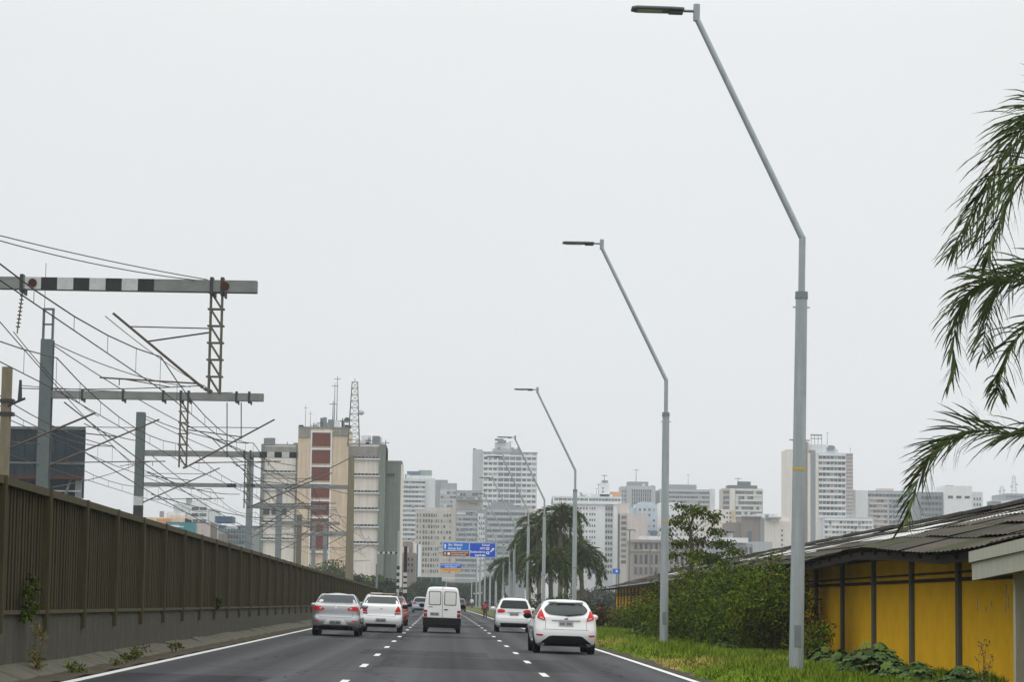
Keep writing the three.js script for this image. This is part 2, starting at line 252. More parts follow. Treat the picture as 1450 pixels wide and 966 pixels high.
// ---------------------------------------------------------------- yellow shed with patched sheet roof
{ const X0 = 10, SL = 0.0288, wx = (D, o = 0) => X0 + o + SL * D, gy = D => vY(wx(D) - cx(D), D);
  const shed = thing('yellow_shed', 'long low yellow shed with mossy patched sheet roof', 'building', V(wx(36), -0.4, -36));
  const L = (x, y, D) => V(x - wx(36), y + 0.4, -D + 36);
  const quad = (a, b, c, d) => { const g = new THREE.BufferGeometry(); g.setAttribute('position', new THREE.Float32BufferAttribute([a, b, c, a, c, d].flatMap(v => [v.x, v.y, v.z]), 3)); g.computeVertexNormals(); return g; };
  // posts and the yellow infill between them
  const pd = []; for (let D = 40.9; D < 240; D += 6.38) pd.push(D);
  const all = [34.5, ...pd];
  all.forEach((D, i) => {
    part('post', [B(0.2, 3.3, 0.1, ...L(wx(D, -0.06), 1.05, D - 0.09).toArray()), B(0.2, 3.3, 0.1, ...L(wx(D, -0.06), 1.05, D + 0.09).toArray()), B(0.1, 3.3, 0.1, ...L(wx(D, -0.01), 1.05, D).toArray())], i === 1 ? M.pale : M.shedPost, shed);
    if (i === all.length - 1) return; const E = all[i + 1];
    const g = BB(L(wx(D + 0.13), 0.98, D + 0.13), L(wx(E - 0.13), 0.98, E - 0.13), 0.12, 3.2); part('wall_panel', g, M.yellow, shed);
    part('rail', BB(L(wx(D + 0.15, -0.1), 1.98, D + 0.15), L(wx(E - 0.15, -0.1), 1.98, E - 0.15), 0.07, 0.08), M.woodD, shed);
    part('rail', BB(L(wx(D + 0.15, -0.1), 2.14, D + 0.15), L(wx(E - 0.15, -0.1), 2.14, E - 0.15), 0.05, 0.05), M.woodD, shed);
  });
  { const dr = rngOf(88); for (let i = 0; i < 16; i++) { const D = i < 9 ? 42.2 + dr() * 3.6 : 47.8 + dr() * 5, y = 1.1 + dr() * 0.75, h = 0.05 + dr() * 0.26; part('paint_drip', B(0.01, h, 0.02 + dr() * 0.03, ...L(wx(D, -0.066), y, D).toArray()), M.pale, shed); } }
  const end = all[all.length - 1];
  part('back_wall', BB(L(wx(34.5, 12), 1, 34.5), L(wx(end, 12), 1, end), 0.15, 3), M.yellow, shed);
  part('end_wall', BB(L(wx(end, 0.1), 1.2, end), L(wx(end, 12), 1.2, end), 0.15, 3.4), M.shedPost, shed);
  // sagging eave
  const eY = D => 2.62 - 0.22 * Math.exp(-(((D - 46) / 7) ** 2)) + 0.1 * Math.exp(-(((D - 60) / 6) ** 2)) - 0.08 * Math.exp(-(((D - 75) / 8) ** 2)), rY = 4.58, eX = -1.65, rX = 6;
  part('eave_beam', (() => { const gs = []; for (let D = 42; D < 236; D += 6) gs.push(BB(L(wx(D, -1.45), eY(D) - 0.12, D), L(wx(D + 6, -1.45), eY(D + 6) - 0.12, D + 6), 0.08, 0.18)); for (let D = 42; D < 120; D += 2.1) gs.push(BB(L(wx(D, eX + 0.08), eY(D) - 0.05, D), L(wx(D, 0.6), eY(D) + 0.3, D), 0.08, 0.14)); return gs; })(), M.woodD, shed);
  // corrugated sheets, five rows from ridge to eave
  const rr = rngOf(41), rows = 7, cw = 3.2;
  const sheet = (D, w, r, mtl, kind) => { const n = 14, pos = [], idx = [], lift = 0.02 + rr() * 0.035, skew = (rr() - 0.5) * 0.05, j = (rr() - 0.5) * 0.1;
    for (let i = 0; i <= n; i++) for (let k = 0; k < 2; k++) { const d = D + w * i / n * 1.03, t = Math.max(0, Math.min(1.02, (r + (k ? 1.04 : -0.03)) / rows)) + (k && r === rows - 1 ? 0.012 * j * 8 : 0), sag = (1 - k) * 0 ;
      const p = L(wx(d, rX + (eX - rX) * t), rY + (eY(d) - rY) * t - 0.04 * Math.sin(Math.PI * t) * Math.sin(d * 0.21) + lift * (k ? 1.3 : 0.3) + skew * i / n + 0.012 * Math.cos(i * Math.PI) + sag, d); pos.push(p.x, p.y, p.z); }
    for (let i = 0; i < n; i++) { const a = i * 2; idx.push(a, a + 1, a + 2, a + 1, a + 3, a + 2); }
    const g = new THREE.BufferGeometry(); g.setAttribute('position', new THREE.Float32BufferAttribute(pos, 3)); g.setIndex(idx); g.computeVertexNormals();
    if (kind) return g; part('roof_sheet', g, mtl, shed); };
  const far = [];
  for (let D = 36; D < 237; D += cw) for (let r = 0; r < rows; r++) {
    if (D > 172) { far.push(sheet(D, cw, r, null, true)); continue; }
    const white = (r === 3 && D < 118) || (r === 4 && rr() < 0.38) || (r === 2 && rr() < 0.1) || (r === 0 && rr() < 0.3 && D > 80);
    sheet(D, cw, r, white ? M.roofW : M.roofs[r === rows - 1 && rr() < 0.6 ? 4 : Math.floor(rr() * 4)]);
  }
  tag(part('roof_sheets', far, M.roofs[1], shed), null, null, null, 'stuff');
  part('roof_back', quad(L(wx(36, rX), rY - 0.03, 36), L(wx(237, rX), rY - 0.03, 237), L(wx(237, 12.6), 2.8, 237), L(wx(36, 12.6), 2.8, 36)), M.roofs[2], shed);
  for (let D = 38, i = 0; D < 236; D += 5.2, i++) part('ridge_cap', BB(L(wx(D, rX), rY + 0.06 + rr() * 0.05, D), L(wx(D + 4.9, rX), rY + 0.05 + rr() * 0.05, D + 4.9), 0.5, 0.12), M.roofs[i % 4], shed);
  // pale boards of the raised gable at the near end
  const bd = (h, y0, y1, nm, o) => part(nm, BB(L(wx(47.6, o), y0, 44.2), L(wx(38, o), y1, 38), 0.08, h), M.pale, shed);
  bd(0.2, 2.28, 2.42, 'barge_board', -1.72); bd(0.31, 2.01, 2.17, 'fascia_board', -1.66);
  part('bracket_post', B(0.16, 2.3, 0.16, ...L(wx(42, -1.2), 0.82, 42).toArray()), M.pale, shed);
}
// ---------------------------------------------------------------- railway gantries and overhead wires
const TR = [-10.6, -14.3], SUP = [36, 86, 134, 185, 235, 285, 335, 385, 435];
function lattice(parent, name, x, z, y0, y1, w, mtl, n) { // flat laced hanger
  const gs = [], r = 0.045; for (const s of [-1, 1]) for (const q of [-1, 1]) gs.push(B(r * 1.4, y1 - y0, r * 1.4, x + s * w / 2, (y0 + y1) / 2, z + q * w * 0.35));
  for (let i = 0; i < n; i++) { const a = y0 + (y1 - y0) * i / n, b = y0 + (y1 - y0) * (i + 1) / n; for (const q of [-1, 1]) gs.push(BB(V(x - w / 2, b, z + q * w * 0.35), V(x + w / 2, a, z + q * w * 0.35), 0.03, 0.07)); gs.push(B(w + 0.2, 0.05, w * 0.8, x, b, z)); }
  return part(name, gs, mtl, parent);
}
function insulator(a, b, r = 0.07, n = 6) { const gs = [T(a, b, 0.025)]; for (let i = 0; i < n; i++) { const t = 0.15 + 0.7 * i / (n - 1), d = b.clone().sub(a), p = a.clone().addScaledVector(d, t), u = d.clone().normalize().multiplyScalar(0.02); gs.push(T(p.clone().sub(u), p.clone().add(u), r, r * 0.7, 8)); } return gs; }
function cantilever(g, o, sx, tx, z, yl = 8.75) { // sx: support x, tx: track x; coordinates relative to o
  const s = Math.sign(tx - sx), P = (x, y) => V(x - o.x, y - o.y, z - o.z);
  const a = P(sx + s * 0.35, yl + 0.1), b = P(tx + s * 1.5, yl + 2.75), mid = t => a.clone().lerp(b, t);
  const arm = part('cantilever_arm', T(a, b, 0.05, 0.045), M.rod, g);
  part('insulator', insulator(P(sx, yl - 0.05), a, 0.08), M.insul, arm);
  part('stay', [T(P(sx + s * 0.2, yl + 2.25), mid(0.82), 0.022), T(P(sx + s * 0.2, yl + 2.1), mid(0.62), 0.03)], M.wire, arm);
  part('registration_arm', [T(mid(0.06), P(tx + s * 1.9, yl + 0.42), 0.03), T(P(tx + s * 1.2, yl + 0.4), P(tx - s * 0.6, yl + 0.12), 0.018), T(P(tx + s * 1.2, yl + 0.4), P(tx + s * 1.2, yl + 0.15), 0.018)], M.rod, arm);
}
function gantry(label, D, o) {
  const base = V(o.poleX, 0.3, -D), g = thing('rail_gantry', label, 'gantry', base, 'overhead wire gantries along the railway'), P = (x, y, z = 0) => V(x - base.x, y - base.y, z);
  const pw = o.pw || 0.66, pm = o.pm || M.steelG;
  if (o.round) part('pole', T(P(o.poleX, 0.3), P(o.poleX, o.top), pw * 0.62, pw * 0.4, 12), pm, g);
  else part('pole', [B(pw, o.top - 0.3, 0.06, 0, (o.top - 0.3) / 2, pw / 2), B(pw, o.top - 0.3, 0.06, 0, (o.top - 0.3) / 2, -pw / 2), B(0.07, o.top - 0.34, pw - 0.06, 0, (o.top - 0.3) / 2, 0), B(0.05, o.top - 0.34, pw - 0.06, -pw / 2 + 0.1, (o.top - 0.34) / 2, 0)], pm, g);
  for (const [y0, y1, w] of o.poleBands || []) part('painted_band', B(pw + 0.02, y1 - y0, pw + 0.1, 0, (y0 + y1) / 2 - 0.3, 0), w ? M.bandW : M.black, g);
  if (o.beamEnd !== undefined) {
    const h = o.bh || 0.42, a = o.poleX, b = o.beamEnd, len = Math.abs(b - a), mx = (a + b) / 2;
    const bm = part('beam', [B(len, h, 0.05, mx - a, o.beamY - 0.3, 0.17), B(len, h, 0.05, mx - a, o.beamY - 0.3, -0.17), B(len, 0.04, 0.36, mx - a, o.beamY - 0.3 + h / 2 - 0.01, 0), B(len, 0.04, 0.36, mx - a, o.beamY - 0.3 - h / 2 + 0.01, 0), B(0.04, h, 0.36, b - a, o.beamY - 0.3, 0)], o.bm || M.steelB, g);
    for (const [x0, x1, w] of o.bands || []) part('painted_band', B(x1 - x0, h + 0.015, 0.42, (x0 + x1) / 2 - a, o.beamY - 0.3, 0), w ? M.bandW : M.black, bm);
    for (const x of o.clamps || []) part('clamp', [B(0.12, h + 0.22, 0.44, x - a, o.beamY - 0.3, 0), B(0.06, 0.2, 0.5, x - a + 0.12, o.beamY - 0.3 - h / 2 - 0.1, 0)], M.wire, bm);
    for (const x of o.discs || []) part('rust_plate', T(P(x, o.beamY, 0.19), P(x, o.beamY, 0.25), 0.16, 0.16, 10), M.rust, bm);
    for (const [x, y0] of o.drops || []) lattice(g, 'lattice_hanger', x - a, 0, y0 - 0.3, o.beamY - 0.3 - h / 2, 0.4, M.steelW, 6);
    for (const x of o.strings || []) part('insulator', insulator(P(x, o.beamY - h / 2), P(x - 0.15, o.beamY - h / 2 - 1.6), 0.09, 9), M.insul, g);
  }
  for (const [sx, tx, yl] of o.cants || []) cantilever(g, base, sx, tx, -D, yl);
  return g;
}
{ const X = (px, D) => at(px, 700, D).x, Y = (px, py, D) => at(px, py, D).y;
  const bands = (p0, step, n, D, first) => Array.from({ length: n }, (_, i) => [X(p0 + i * step, D), X(p0 + (i + 1) * step, D), (i + first) % 2 === 0]);
  gantry('gantry with black and white chequered beam and long laced hanger', 86, { poleX: -21.5, top: 14.4, pw: 0.66, beamEnd: X(357, 86), beamY: Y(180, 404, 86), bands: bands(27, 23, 8, 86, 0), discs: [X(38, 86), X(312, 86)], clamps: [X(22, 86), X(293, 86), X(308, 86)], drops: [[X(300, 86), 8.6]], strings: [X(23, 86)], cants: [[X(298, 86), -10.6, 8.7]] });
  const gA = gantry('gantry on blue grey post with open frame at its top', 134, { poleX: X(61, 134), top: Y(61, 481, 134), beamEnd: X(370, 134), beamY: Y(220, 561, 134), clamps: [113, 171, 228, 253, 264, 332, 350].map(p => X(p, 134)), drops: [[X(258, 134), Y(258, 662, 134)]], cants: [[X(258, 134), -11.2, Y(258, 662, 134)], [X(61, 134), -17.6, 8.4]] });
  { const t = Y(61, 481, 134) - 0.3, h = 1.72; part('top_frame', [B(0.1, h, 0.3, -0.26, t + h / 2, 0), B(0.1, h, 0.3, 0.26, t + h / 2, 0), B(0.62, 0.09, 0.32, 0, t + h, 0), B(0.5, 0.07, 0.3, 0, t + h * 0.5, 0), B(0.03, 2.6, 0.03, -0.24, t + h + 1.3, 0)], M.steelG, gA); }
  gantry('gantry on blue grey post with one white and one black band', 185, { poleX: X(197, 185), top: Y(197, 584, 185), beamEnd: X(421, 185), beamY: Y(300, 643, 185), bands: bands(367, 10.5, 5, 185, 1), poleBands: [[Y(197, 716, 185), Y(197, 703, 185), true], [Y(197, 740, 185), Y(197, 716, 185), false]], clamps: [X(345, 185), X(354, 185)], drops: [[X(350, 185), Y(350, 720, 185)]], cants: [[X(350, 185), -10.4, 8.2], [X(200, 185), -19, Y(205, 712, 185)]] });
  gantry('gantry on tall round concrete post with long pale beam', 235, { poleX: X(497, 235), top: Y(497, 645, 235), round: true, pm: M.concP, pw: 0.72, beamEnd: X(203, 235), beamY: Y(350, 688, 235), bh: 0.36, bands: bands(322, 13, 3, 235, 1), cants: [[X(480, 235), -13, 7.9], [X(360, 235), -15.5, 7.9]] });
  gantry('slim gantry whose beam crosses the lower brick panels', 285, { poleX: X(354, 285), top: Y(354, 640, 285), beamEnd: X(462, 285), beamY: Y(400, 718, 285), pw: 0.72, pm: M.galvD, cants: [[X(420, 285), -15, 8.4], [X(357, 285), -20, 8.4]], drops: [[X(440, 285), 9.4]] });
  gantry('slim gantry half hidden by trees before the cream building', 335, { poleX: X(396, 335), top: Y(396, 686, 335), beamEnd: X(482, 335), beamY: Y(440, 741, 335), pw: 0.8, pm: M.galvD, cants: [[X(450, 335), -14.4, 8], [X(400, 335), -19, 8]] });
  gantry('low gantry with brown post before the cream building', 385, { poleX: X(425, 385), top: Y(425, 729, 385), beamEnd: X(500, 385), beamY: Y(450, 757, 385), pw: 0.8, pm: M.steelW, cants: [[X(470, 385), -14, 7]] });
  gantry('low gantry of two pale posts close to the brick panels', 435, { poleX: X(446, 435), top: Y(446, 740, 435), beamEnd: X(462, 435), beamY: Y(450, 757, 435), pw: 0.7, pm: M.galvD });
  { const q = thing('rail_post', 'slim pale steel post standing amid the trackside trees', 'post', V(X(462, 420), 0.3, -420)); part('post', B(0.7, Y(462, 745, 420) - 0.3, 0.7, 0, (Y(462, 745, 420) - 0.3) / 2, 0), M.galvD, q); part('cross_arm', B(6, 0.3, 0.3, 2, Y(462, 752, 420) - 0.5, 0), M.galvD, q); }
  { const q = thing('rail_post', 'weathered beige post close behind the slatted fence', 'post', V(X(5, 92), 0.3, -92)); const t = Y(5, 520, 92) - 0.3; part('post', B(0.34, t, 0.4, 0, t / 2, 0), M.concP, q); part('clamp', [B(0.5, 0.14, 0.5, 0.05, t - 1.3, 0), B(0.5, 0.14, 0.5, 0.05, t - 1.8, 0), T(V(0.1, t - 1.5, 0.2), V(0.75, t - 1.2, 0.2), 0.05), T(V(0.55, t - 1.3, 0.2), V(0.55, t - 0.5, 0.2), 0.09, 0.05)], M.wire, q); part('cantilever_arm', T(V(0.2, t - 3.1, 0), V(3.4, t - 1.7, 0), 0.04), M.rod, q); }
  // striped portal by the end of the fence
  { const D = 255, q = thing('striped_portal', 'black and white striped portal at the end of the fence', 'portal', V(X(566, D), 0, -D)), y0 = Y(566, 842, D), y1 = Y(566, 752, D), ox = X(566, D), x2 = X(576, D) - ox, w = 0.24;
    part('post', B(w, y1, w, 0, y1 / 2, 0), M.galv, q); part('post', B(0.34, Y(576, 774, D), 0.3, x2, Y(576, 774, D) / 2, 0), M.woodD, q);
    for (let i = 0; i < 4; i++) { const a = Y(566, 839 - i * 9.2, D), b = Y(566, 834 - i * 9.2, D); part('painted_band', B(0.3, b - a, 0.3, 0, (a + b) / 2, 0.02), M.bandW, q); part('painted_band', B(0.31, b - a, 0.31, 0, (a + b) / 2 + (b - a) * 0.92, 0.02), M.black, q); const c = Y(576, 840 - i * 8, D), d = Y(576, 835 - i * 8, D); part('painted_band', B(0.4, d - c, 0.36, x2, (c + d) / 2, 0.02), M.bandW, q); }
    part('beam', B(-X(536, D) + ox, 0.2, 0.2, (X(536, D) - ox) / 2, Y(550, 783, D), 0), M.black, q);
    for (let i = 0; i < 4; i++) part('painted_band', B(0.28, 0.24, 0.24, X(538 + i * 7, D) - ox, Y(538 + i * 7, 783, D), 0), M.bandW, q);
    part('post', B(0.22, 5, 0.22, X(536, D) - ox, 2.5, 0), M.galvD, q);
  }
  // running wires with droppers
  const wr = rngOf(15);
  TR.concat([-18.4, -22.4]).forEach((x, t) => {
    const stag = i => (i % 2 ? 0.25 : -0.25), hm = [9.9, 9.8, 9.6, 9.7][t], hc = [8.75, 8.65, 8.6, 8.5][t];
    const nm = ['overhead wire with droppers over the track next to the fence', 'overhead wire with droppers over the second track from the fence', 'overhead wire with droppers over the third track from the fence', 'overhead wire with droppers over the farthest track'][t];
    const w = thing('catenary_wire', nm, 'overhead wire', V(x, hm, -SUP[0])), gm = [], gc = [], gd = [];
    for (let i = 0; i < SUP.length - 1; i++) { const a = SUP[i], b = SUP[i + 1], pm = [], pc = [];
      for (let k = 0; k <= 8; k++) { const f = k / 8, xx = THREE.MathUtils.lerp(stag(i), stag(i + 1), f); const p = V(xx, -0.95 * 4 * f * (1 - f) * 0.85, -(a + (b - a) * f - SUP[0])), q = V(xx, hc - hm, p.z); pm.push(p); pc.push(q); if (k && k < 8 || true) if (p.y - q.y > 0.06) gd.push(T(p, q, 0.0085, 0.0085, 4)); }
      for (let k = 0; k < 8; k++) { gm.push(T(pm[k], pm[k + 1], 0.022, 0.022, 5)); gc.push(T(pc[k], pc[k + 1], 0.02, 0.02, 5)); } }
    part('messenger_wire', gm, M.wire, w); part('contact_wire', gc, M.wire, w); tag(part('droppers', gd, M.wire, w), null, null, null, 'stuff');
  });
  const sagw = (name, label, pts, r, sag = 0) => { const q = pts.map(([a, b, c]) => at(a, b, c)); let P = q; if (q.length === 2) { P = []; for (let i = 0; i <= 10; i++) { const f = i / 10, p = q[0].clone().lerp(q[1], f); p.y -= sag * 4 * f * (1 - f); P.push(p); } } tag(part(name, tube(P, r, 5, 14), M.wire), label, 'cable', 'cables strung between the railway gantries'); };
  sagw('overhead_cable', 'upper of two cables leading to the chequered beam', [[-60, 318, 72], [294, 396, 86]], 0.018, 0.1);
  sagw('overhead_cable', 'lower of two cables leading to the chequered beam', [[-60, 323, 72], [280, 397, 86]], 0.018, 0.2);
  sagw('overhead_cable', 'cable rising from the concrete post to the thin gantry', [[497, 648, 235], [404, 692, 226]], 0.05, 0.1);
  sagw('overhead_cable', 'cable from the open topped gantry post over the track', [[72, 484, 134], [270, 548, 172]], 0.03, 0.4);
  sagw('overhead_cable', 'second cable from the open topped gantry post', [[72, 486, 134], [350, 640, 185]], 0.03, 0.5);
  sagw('overhead_cable', 'cable from the banded gantry post over the track', [[204, 588, 185], [352, 628, 190]], 0.035, 0.4);
  sagw('overhead_cable', 'long cable sagging below the banded gantry post', [[204, 592, 185], [495, 700, 236]], 0.03, 0.6);
  sagw('overhead_cable', 'cable crossing before the dark billboard', [[0, 455, 92], [190, 660, 185]], 0.022, 0.2);
  sagw('overhead_cable', 'feeder cable along the beam of the open topped gantry', [[30, 550, 134], [290, 546, 134.6]], 0.03, 0.12);
  sagw('overhead_cable', 'second feeder cable along the beam of the open topped gantry', [[30, 546, 134], [330, 556, 134.8]], 0.022, 0.15);
  sagw('overhead_cable', 'cable from the slim gantry down to the trees', [[404, 692, 226], [500, 760, 300]], 0.05, 0.3);
  sagw('overhead_cable', 'cable from the beige post under the chequered beam', [[0, 560, 92], [160, 632, 134]], 0.022, 0.3);
  sagw('overhead_cable', 'cable hanging before the white distant block', [[92, 570, 134], [345, 745, 285]], 0.04, 0.5);
  sagw('overhead_cable', 'lowest cable before the white distant block', [[120, 640, 134], [360, 772, 285]], 0.035, 0.4);
  for (const [a, b, s, lab] of [[[150, 448, 86], [300, 552, 134], 0.2, 'thin cable from the long diagonal arm to the open topped gantry'], [[210, 640, 185], [300, 705, 260], 0.3, 'thin cable passing below the banded gantry beam'], [[210, 668, 185], [340, 700, 235], 0.5, 'slack cable between the banded post and the pale beam'], [[215, 700, 190], [420, 735, 290], 0.6, 'slack cable passing before the pale distant block'], [[360, 700, 235], [470, 760, 380], 0.5, 'slack cable before the lower brick panels'], [[262, 600, 134], [420, 660, 185], 0.4, 'cable from the laced hanger to the banded beam end'], [[300, 620, 150], [440, 745, 300], 0.5, 'long cable crossing before the cream block'], [[330, 655, 185], [500, 735, 300], 0.7, 'long cable from the banded beam to the concrete post'], [[75, 690, 134], [200, 655, 185], 0.2, 'cable between the two blue grey posts'], [[120, 600, 134], [200, 625, 150], 0.15, 'short cable right of the dark billboard'], [[20, 470, 86], [140, 590, 120], 0.3, 'cable from the hanging insulators towards the billboard']]) sagw('overhead_cable', lab, [a, b], 0.0002 * a[2], s);
  sagw('drop_cable', 'hanging cable under the open topped gantry beam end', [[322, 570, 134], [322, 648, 134]], 0.03);
  sagw('drop_cable', 'second hanging cable under the open topped gantry beam end', [[342, 570, 134], [342, 622, 134]], 0.03);
}
// dark billboard seen from behind
{ const D = 240, a = at(9, 606, D), b = at(119, 706, D), w = b.x - a.x, h = a.y - b.y, q = thing('billboard', 'large dark blue billboard seen from behind on steel posts', 'billboard', V((a.x + b.x) / 2, 0, -D));
  const pm = mat([0.022, 0.036, 0.046], 0.8, { tx: 'mix', amp: 0.4, m: 3 });
  for (let i = 0; i < 8; i++) for (let j = 0; j < 2; j++) part('panel', B(w / 8 - 0.05, h / 2 * 0.98, 0.1, -w / 2 + (i + 0.5) * w / 8, b.y + h * (0.25 + 0.5 * j) + (j ? 0.2 : 0), 0), pm, q);
  part('backing', B(w, h, 0.05, 0, b.y + h / 2, -0.1), M.black, q); part('frame', [B(w, 0.2, 0.2, 0, b.y + h * 0.5, 0.12), B(w, 0.22, 0.25, 0, a.y, 0.1), ...[-0.3, 0.05, 0.35].map(f => BB(V(w * f, b.y + h * 0.3, 0.5), V(w * (f - 0.1), b.y - 1, 1.4), 0.2, 0.2))], M.steelG, q);
  part('catwalk', B(w, 0.35, 1.1, 0, b.y + h * 0.29, 0.7), M.rust, q); part('ledge', B(w * 0.95, 0.12, 0.5, 0, b.y + h * 0.1, 0.4), M.bandW, q);
  for (const f of [-0.35, 0.44]) part('post', B(0.6, b.y + h * 0.3, 0.5, w * f, (b.y + h * 0.3) / 2, 0.3), M.galvD, q);
}
// ---------------------------------------------------------------- buildings of the city
const GL = { d: mat([0.028, 0.033, 0.037], 0.12), m: mat([0.085, 0.1, 0.11], 0.2), b: mat([0.06, 0.1, 0.13], 0.1), l: mat([0.36, 0.34, 0.3], 0.6), w: mat([0.6, 0.6, 0.58], 0.7), g: mat([0.1, 0.16, 0.16], 0.15) };
const wl = (c, o = {}) => mat(c, 0.9, { tx: 'streak', amp: 0.3, m: 22, mx: 16, ...o });
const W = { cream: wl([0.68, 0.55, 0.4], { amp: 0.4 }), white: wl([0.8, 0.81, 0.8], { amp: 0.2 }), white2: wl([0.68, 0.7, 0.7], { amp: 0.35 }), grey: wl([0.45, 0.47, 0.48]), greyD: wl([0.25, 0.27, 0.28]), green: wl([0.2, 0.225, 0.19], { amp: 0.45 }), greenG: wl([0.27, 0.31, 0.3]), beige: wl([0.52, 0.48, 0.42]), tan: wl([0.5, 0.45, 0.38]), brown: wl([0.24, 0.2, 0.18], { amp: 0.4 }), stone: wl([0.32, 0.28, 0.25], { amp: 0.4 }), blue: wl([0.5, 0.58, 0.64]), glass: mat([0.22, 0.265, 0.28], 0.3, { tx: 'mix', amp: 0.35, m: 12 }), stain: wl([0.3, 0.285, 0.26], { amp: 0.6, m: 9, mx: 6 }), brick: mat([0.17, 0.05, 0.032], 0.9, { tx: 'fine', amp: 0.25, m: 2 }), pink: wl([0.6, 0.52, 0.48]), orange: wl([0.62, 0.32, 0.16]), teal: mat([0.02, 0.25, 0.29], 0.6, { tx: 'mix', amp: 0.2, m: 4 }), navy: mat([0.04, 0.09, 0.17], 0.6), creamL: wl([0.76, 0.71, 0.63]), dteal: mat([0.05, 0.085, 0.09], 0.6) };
function building(name, label, D, px0, px1, spec) {
  const s = D / F, pc = (px0 + px1) / 2, b = at(pc, 700, D), g = thing(name, label, 'building', V(b.x, -0.6, -D), null), rr = rngOf(D * 7 + px0);
  const lx = px => (px - pc) * s, ly = (px, py) => at(pc, py, D).y + 0.6;
  for (const [x0, x1, top, m, z = 0, dep = 18, nm = 'wall', bot] of spec.vols) { const y1 = ly((x0 + x1) / 2, top), y0 = bot ? ly((x0 + x1) / 2, bot) : 0; part(nm, B((x1 - x0) * s, y1 - y0, dep, (lx(x0) + lx(x1)) / 2, (y0 + y1) / 2, z - dep / 2), m, g); }
  for (const z of spec.zones || []) {
    const [x0, x1, y0, y1, rows, cols, o = {}] = z, { ww = 0.6, wh = 0.55, set = 'dddmml', zz = 0, grid, jit = 0, skip = 0, nm = 'window' } = o;
    const cw = (x1 - x0) / cols, ch = (y1 - y0) / rows, bars = [];
    for (let r = 0; r < rows; r++) { const yc = y0 + (r + 0.5) * ch;
      for (let c = 0; c < cols; c++) { if (rr() < skip) continue; const xc = x0 + (c + 0.5) * cw, w = cw * ww * s * (1 - jit * rr()), h = ch * wh * s * (1 - jit * rr()); const k = set[Math.floor(rr() * set.length)];
        put(nm, unit, GL[k], g, lx(xc), ly(xc, yc), zz + 0.05, w, h, 0.22); if (s > 0.25 && rows > 3 && rr() < 0.07) put('air_conditioner', unit, rr() < 0.5 ? GL.w : GL.m, g, lx(xc) + (rr() - 0.5) * w * 0.5, ly(xc, yc) - h * 0.6, zz + 0.5, Math.min(w * 0.6, 0.9), 0.6, 0.7); }
      if (grid) { const yy = y0 + r * ch, xm = (x0 + x1) / 2; bars.push(B((x1 - x0) * s, ch * (1 - wh) * 0.8 * s, 0.5, lx(xm), ly(xm, yy), zz + 0.3)); } }
    if (grid) { bars.push(B((x1 - x0) * s, ch * (1 - wh) * 0.8 * s, 0.5, lx((x0 + x1) / 2), ly((x0 + x1) / 2, y1), zz + 0.3)); const H = (y1 - y0) * s; if (grid === 2) for (let c = 0; c <= cols; c++) bars.push(B(cw * (1 - ww) * 0.7 * s, H, 0.42, lx(x0 + c * cw), ly(x0 + c * cw, (y0 + y1) / 2), zz + 0.3)); part('facade_bands', bars, o.gm || W.white, g); }
  }
  for (const [x0, x1, y0, y1, m, z = 0.1, dep = 0.5, nm = 'panel'] of spec.slabs || []) { const xm = (x0 + x1) / 2, ym = (y0 + y1) / 2; part(nm, B((x1 - x0) * s, (y1 - y0) * s, dep, lx(xm), ly(xm, ym), z), m, g); }
  for (const [x, y0, y1, r = 0.12] of spec.masts || []) part('antenna', [T(V(lx(x), ly(x, y1), -4), V(lx(x), ly(x, y0), -4), r, r * 0.5, 5), B(1.6 * r * 8, r, r, lx(x), ly(x, y0) - 0.6, -4)], M.wire, g);
  if (spec.clutter) for (const [x0, x1, y, n] of spec.clutter) for (let i = 0; i < n; i++) { const x = x0 + (x1 - x0) * rr(), w = (0.6 + rr() * 1.6), h = 0.5 + rr() * 1.8; part('roof_unit', B(w, h, w, lx(x), ly(x, y) + h / 2 - 0.05, -2 - rr() * 6), [M.galvD, W.greyD, W.white2][Math.floor(rr() * 3)], g); }
  g.userData.ly = undefined; delete g.userData.ly; return g;
}
function mast(label, px, D, pb, pt, w0, w1, n) { const a = at(px, pb, D), b = at(px, pt, D), h = b.y - a.y, g = thing('radio_mast', label, 'mast', a), gs = [], C = (y, i) => { const w = THREE.MathUtils.lerp(w0, w1, y / h) / 2; return V([-w, w, w, -w][i], y, [-w, -w, w, w][i]); };
  for (let i = 0; i < 4; i++) part('leg', T(C(0, i), C(h, i), 0.09, 0.07, 5), M.steelW, g);
  for (let k = 0; k < n; k++) for (let i = 0; i < 4; i++) { const y0 = h * k / n, y1 = h * (k + 1) / n; gs.push(T(C(y0, i), C(y1, (i + 1) % 4), 0.04, 0.04, 4), T(C(y1, i), C(y1, (i + 1) % 4), 0.04, 0.04, 4)); }
  part('bracing', gs, M.steelW, g); part('aerial', T(V(0, h, 0), V(0, h * 1.06, 0), 0.05), M.wire, g); for (const s of [-1, 1]) part('dish', new THREE.SphereGeometry(0.7, 10, 6, 0, 6.3, 0, 1.2).rotateX(s).translate(s * w0 * 0.6, h * (0.45 + s * 0.06), 0.5), M.galv, g); return g; }

